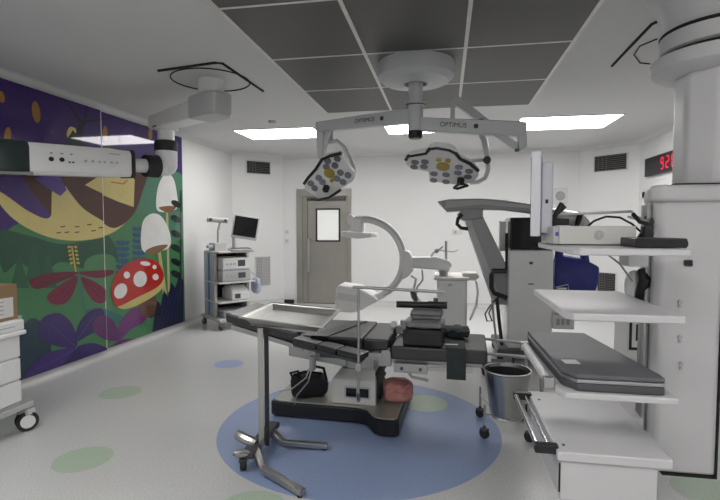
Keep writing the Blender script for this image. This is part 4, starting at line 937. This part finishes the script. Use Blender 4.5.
part('cable', MB().tube([at(*q, Y-.1) for q in ((411, 276), (416, 279), (414, 288), (412, 294))], .014), 'pale', o)
part('cable_plug', MB().tube([at(412, 290, Y-.1), at(414, 297, Y-.1), at(417, 303, Y-.1)], [.03, .035, .02]), 'dgrey', o)
part('cable', MB().tube([at(*q, Y-.06) for q in ((476, 281), (478, 292), (476, 306), (470, 320))], .014), 'white', o)
part('chassis', MB().bx(k0.x-1.1, k1.x+.02, Y-.02, Y+.06, .1, .2).bx(k0.x-1.1, k1.x+.02, Y+.34, Y+.42, .1, .2).bx(k0.x, k1.x, Y-.1, Y+.48, .08, .16), 'white', o, bevel=.012)
for x in (k0.x-1.05, k1.x-.06):
    for y in (Y+.02, Y+.38): castor(o, (x, y, 0), .05, .035, 0, -.01)

# ================================================================== ENDOSCOPY TOWER
o = thing('endoscopy_tower', 'wheeled grey-blue equipment tower with shelves in the back left corner', 'equipment cart', (-3.37, 7.12, 0), R(50))
P = lambda n, mb, m, par=None, bevel=0., **k: part(n, mb, m, par or o, bevel, local=True, **k)
W2, D2 = .27, .3
P('base', MB().bx(-W2-.06, W2+.06, -D2-.06, D2+.06, .12, .17), 'pale', bevel=.015)
for x in (-W2-.02, W2+.02):
    for y in (-D2-.02, D2+.02):
        c_ = P('castor', MB().cyl((x, y, .09), (x, y, .13), .018).box((x, y, .075), (.05, .06, .03)), 'grey')
        P('wheel', MB().cyl((x-.02, y, .05), (x+.02, y, .05), .05), 'dgrey', c_)
for x in (-W2, W2): 
    sp = P('side_panel', MB().bx(x-.022, x+.022, -.02, D2, .17, 1.19), 'bluegrey', bevel=.01)
    P('blue_strip', MB().bx(x-.024 if x < 0 else x+.022, x-.022 if x < 0 else x+.024, .07, .14, .19, 1.15), 'blue_strip', sp)
    P('post', MB().bx(x-.025, x+.025, -.1, -.02, .17, 1.16), 'pale', sp, bevel=.01)
P('rear_panel', MB().bx(-W2, W2, D2-.02, D2, .17, 1.16), 'dgrey')
SH = (.42, .72, 1.19)
for z in SH: P('shelf', MB().bx(-W2-.03, W2+.03, -D2, D2-.02, z-.025, z), 'offwhite', bevel=.006)
TW = Matrix.Translation((-3.37, 7.12, 0)) @ Euler((0, 0, R(50))).to_matrix().to_4x4()
def on_tower(name, label, cat, x, y, z): return thing(name, label, cat, TW @ V(x, y, z), R(50))
t = on_tower('monitor', 'flat dark monitor tilted on top of the equipment tower', 'monitor', .14, -.06, 1.19)
Pt = lambda t, n, mb, m, par=None, bevel=0., **k: part(n, mb, m, par or t, bevel, local=True, **k)
ry = Euler((R(-8), R(9), R(-30))); rm = ry.to_matrix(); ct = V(.08, -.08, .36)
def rb(c, d, m, name, bevel=.0, par=None): 
    b = MB().box((0, 0, 0), d); b.bm.transform(Matrix.Translation(ct+rm @ V(*c)) @ rm.to_4x4()); return Pt(t, name, b, m, par, bevel)
scr = rb((0, 0, 0), (.4, .035, .37), 'pale', 'bezel', .008); rb((0, -.02, .01), (.355, .006, .31), 'glassdark', 'screen', 0, scr); rb((0, .035, 0), (.26, .05, .24), 'pale', 'rear_housing', .012, scr)
Pt(t, 'stand', MB().tube([(-.06, .06, 0), (-.06, .06, .2), (.03, .0, .3)], .025).cyl((-.06, .06, 0), (-.06, .06, .02), .09), 'pale')
t = on_tower('camera_head', 'small bar camera on a thin post above the equipment tower', 'camera', -.17, .1, 1.19)
Pt(t, 'base_unit', MB().bx(-.07, .12, -.12, .12, 0, .12).bx(-.16, -.07, -.08, .0, .04, .09), 'pale', None, .01)
Pt(t, 'post', MB().tube([(.03, 0, .12), (.035, 0, .3), (.06, -.02, .44)], .016), 'satin')
Pt(t, 'camera_bar', MB().cyl((-.13, .02, .49), (.17, -.06, .47), .042), 'pale'); Pt(t, 'lens', MB().cyl((-.1, -.04, .485), (-.1, -.05, .485), .025).cyl((.12, -.09, .47), (.12, -.1, .47), .025), 'dgrey')
t = on_tower('keyboard', 'small keyboard on the front of the tower top shelf', 'keyboard', .08, -.24, 1.192)
Pt(t, 'case', MB().box((0, 0, .02), (.36, .17, .03), (.12, 0, 0)), 'pale', None, .006); Pt(t, 'keys', MB().box((0, -.0, .038), (.31, .12, .006), (.12, 0, 0)), 'dgrey')
def devbox(name, label, cat, z, w_, dpt, h, m, face):
    t = on_tower(name, label, cat, 0, -.02, z+.002)
    Pt(t, 'case', MB().bx(-w_/2, w_/2, -dpt/2, dpt/2, .0, h), m, None, .012); face(t, -dpt/2, h, w_); return t
def face1(t, y, h, w_):
    Pt(t, 'display', MB().bx(.02, .14, y-.004, y, h*.3, h*.8), 'dgrey'); 
    for k in range(3): Pt(t, 'knob', MB().cyl((-.16+k*.06, y, h*.5), (-.16+k*.06, y-.015, h*.5), .016), 'pale')
    Pt(t, 'stripe', MB().bx(-w_/2+.01, w_/2-.01, y-.003, y, h*.05, h*.12), 'bluegrey')
devbox('light_source', 'upper white device on the middle shelf of the equipment tower', 'medical device', .895, .44, .5, .19, 'white', face1)
devbox('video_processor', 'flat grey device beneath the white one on the tower middle shelf', 'medical device', .72, .47, .52, .168, 'pale', face1)
t = on_tower('insufflator', 'rounded white device with handle on the lower tower shelf', 'medical device', .08, -.06, .422)
Pt(t, 'case', MB().loft([[(-.15, -.18, 0), (.15, -.18, 0), (.15, .2, 0), (-.15, .2, 0)], [(-.15, -.18, .12), (.15, -.18, .12), (.15, .2, .16), (-.15, .2, .16)], [(-.1, -.06, .22), (.12, -.06, .22), (.12, .16, .22), (-.1, .16, .22)]]), 'white', None, .02)
Pt(t, 'handle', MB().tube([(-.08, -.0, .21), (-.06, -.02, .26), (.08, -.02, .26), (.1, 0, .21)], .012), 'dgrey'); Pt(t, 'display', MB().bx(-.1, -.01, -.186, -.178, .03, .1), 'dgrey')
t = on_tower('pale_bag', 'pale blue plastic bag hanging at the right side of the equipment tower', 'bag', .36, -.2, .5)
Pt(t, 'bag_body', lumpy(MB(), (0, 0, .12), (.1, .22, .26), 7, .012, 21, .7), 'palebag', subsurf=1); Pt(t, 'string', MB().tube([(0, 0, .24), (-.02, .02, .3), (-.05, .05, .34)], .006), 'palebag')
t = on_tower('recorder', 'low dark device on the bottom of the equipment tower', 'medical device', 0, -.02, .172)
Pt(t, 'case', MB().bx(-.22, .22, -.24, .24, 0, .08), 'grey', None, .008); Pt(t, 'tray', MB().bx(-.23, .23, -.28, .2, .09, .105), 'pale', None, .004); Pt(t, 'spacer', MB().bx(-.2, .2, -.2, .2, .08, .09), 'dgrey')

# ================================================================== LEFT TROLLEY with cardboard box
o = thing('drawer_trolley', 'white drawer trolley on castors at the left edge, under the cardboard box', 'trolley', (-3.41, 2.745, 0), R(90))
P = lambda n, mb, m, par=None, bevel=0., **k: part(n, mb, m, par or o, bevel, local=True, **k)
x0, x1, y0, y1 = -.35, .33, -.25, .25
bd = P('body', MB().bx(x0, x1, y0, y1, .25, .76), 'white', bevel=.01)
for k, (z0, z1) in enumerate(((.255, .415), (.425, .585), (.595, .755))):
    dd = P('drawer', MB().bx(x0+.01, x1-.005, y0-.02, y0, z0, z1), 'white', bevel=.008); P('pull', MB().bx(x0+.2, x1-.2, y0-.032, y0-.02, z1-.04, z1-.02), 'pale', dd)
P('top', MB().bx(x0-.03, x1+.03, y0-.05, y1+.03, .76, .795).prism([(x0-.02, y0-.04, .795), (x1+.02, y0-.04, .795), (x1+.02, y1+.02, .795), (x0-.02, y1+.02, .795)], (0, 0, .08)), 'white', bevel=.012)
P('top_trim', MB().bx(x0+.1, x1-.06, y0-.042, y0-.039, .83, .838), 'pale')
P('side_handle', MB().bx(x1+.03, x1+.1, -.12, -.08, .82, .85), 'grey', bevel=.004); P('grip', MB().bx(x1+.09, x1+.13, -.16, -.05, .75, .88), 'pale', bevel=.008)
P('base_frame', MB().bx(x0-.02, x1+.1, y0-.02, y0+.05, .18, .22).bx(x0-.02, x1+.1, y1-.08, y1, .18, .22).bx(x0, x1, y0, y1, .215, .25), 'pale', bevel=.006)
P('push_bar', MB().bx(x1, x1+.22, -.05, .0, .2, .225), 'pale', bevel=.006)
for x in (x0+.03, x1+.06):
    for y in (y0+.01, y1-.05):
        c_ = P('castor', MB().cyl((x, y, .15), (x, y, .2), .02).loft([[(x-.035, y-.05, .13), (x+.035, y-.05, .13), (x+.035, y+.06, .13), (x-.035, y+.06, .13)], [(x-.03, y-.04, .17), (x+.03, y-.04, .17), (x+.03, y+.04, .17), (x-.03, y+.04, .17)]]), 'pale')
        a = V(math.cos(R(-125)), math.sin(R(-125)), 0)
        for s_ in (-1, 1):
            cw_ = V(x, y, .075)+a*.024*s_
            wl = P('wheel', MB().cyl(cw_-a*.014, cw_+a*.014, .075, n=28), 'rubber', c_, bevel=.006)
            P('hub_cap', MB().cyl(cw_-a*.017, cw_+a*.017, .05, n=24), 'white', wl)
o = thing('cardboard_box', 'brown cardboard box with a white label on the trolley at the left edge', 'box', (-3.375, 2.875, .876), R(90))
P = lambda n, mb, m, par=None, bevel=0., **k: part(n, mb, m, par or o, bevel, local=True, **k)
P('carton', MB().bx(-.22, .22, -.2, .2, 0, .265), 'card', bevel=.004)
P('label', MB().bx(-.2, .18, -.203, -.2, .025, .17), 'paper')
for k in range(4): P('label_print', MB().bx(-.1+.03*(k % 2), .1, -.2045, -.203, .05+k*.03, .058+k*.03), 'grey')
P('tape', MB().bx(-.221, .221, -.03, .03, .264, .267), 'offwhite')
# white cabinet with a dark screen seen between the shelves, by the right wall
Y = 5.3; a, b = at(628, 318, Y), at(644, 351, Y)
o = thing('wall_unit', 'white upright unit with a black framed panel behind the third pendant shelf', 'cabinet', (a.x+.25, Y+.2, 0))
part('body', MB().bx(a.x, a.x+.5, Y, Y+.4, 0, a.z+.1), 'white', o, bevel=.01)
part('panel_frame', MB().bx(a.x+.015, a.x+.3, Y-.006, Y, .3, a.z+.02), 'black', o); part('panel', MB().bx(a.x+.04, a.x+.275, Y-.01, Y-.005, .33, a.z-.01), 'white', o); part('screen', MB().bx(a.x+.075, a.x+.24, Y-.014, Y-.009, .4, a.z-.06), 'glassdark', o)
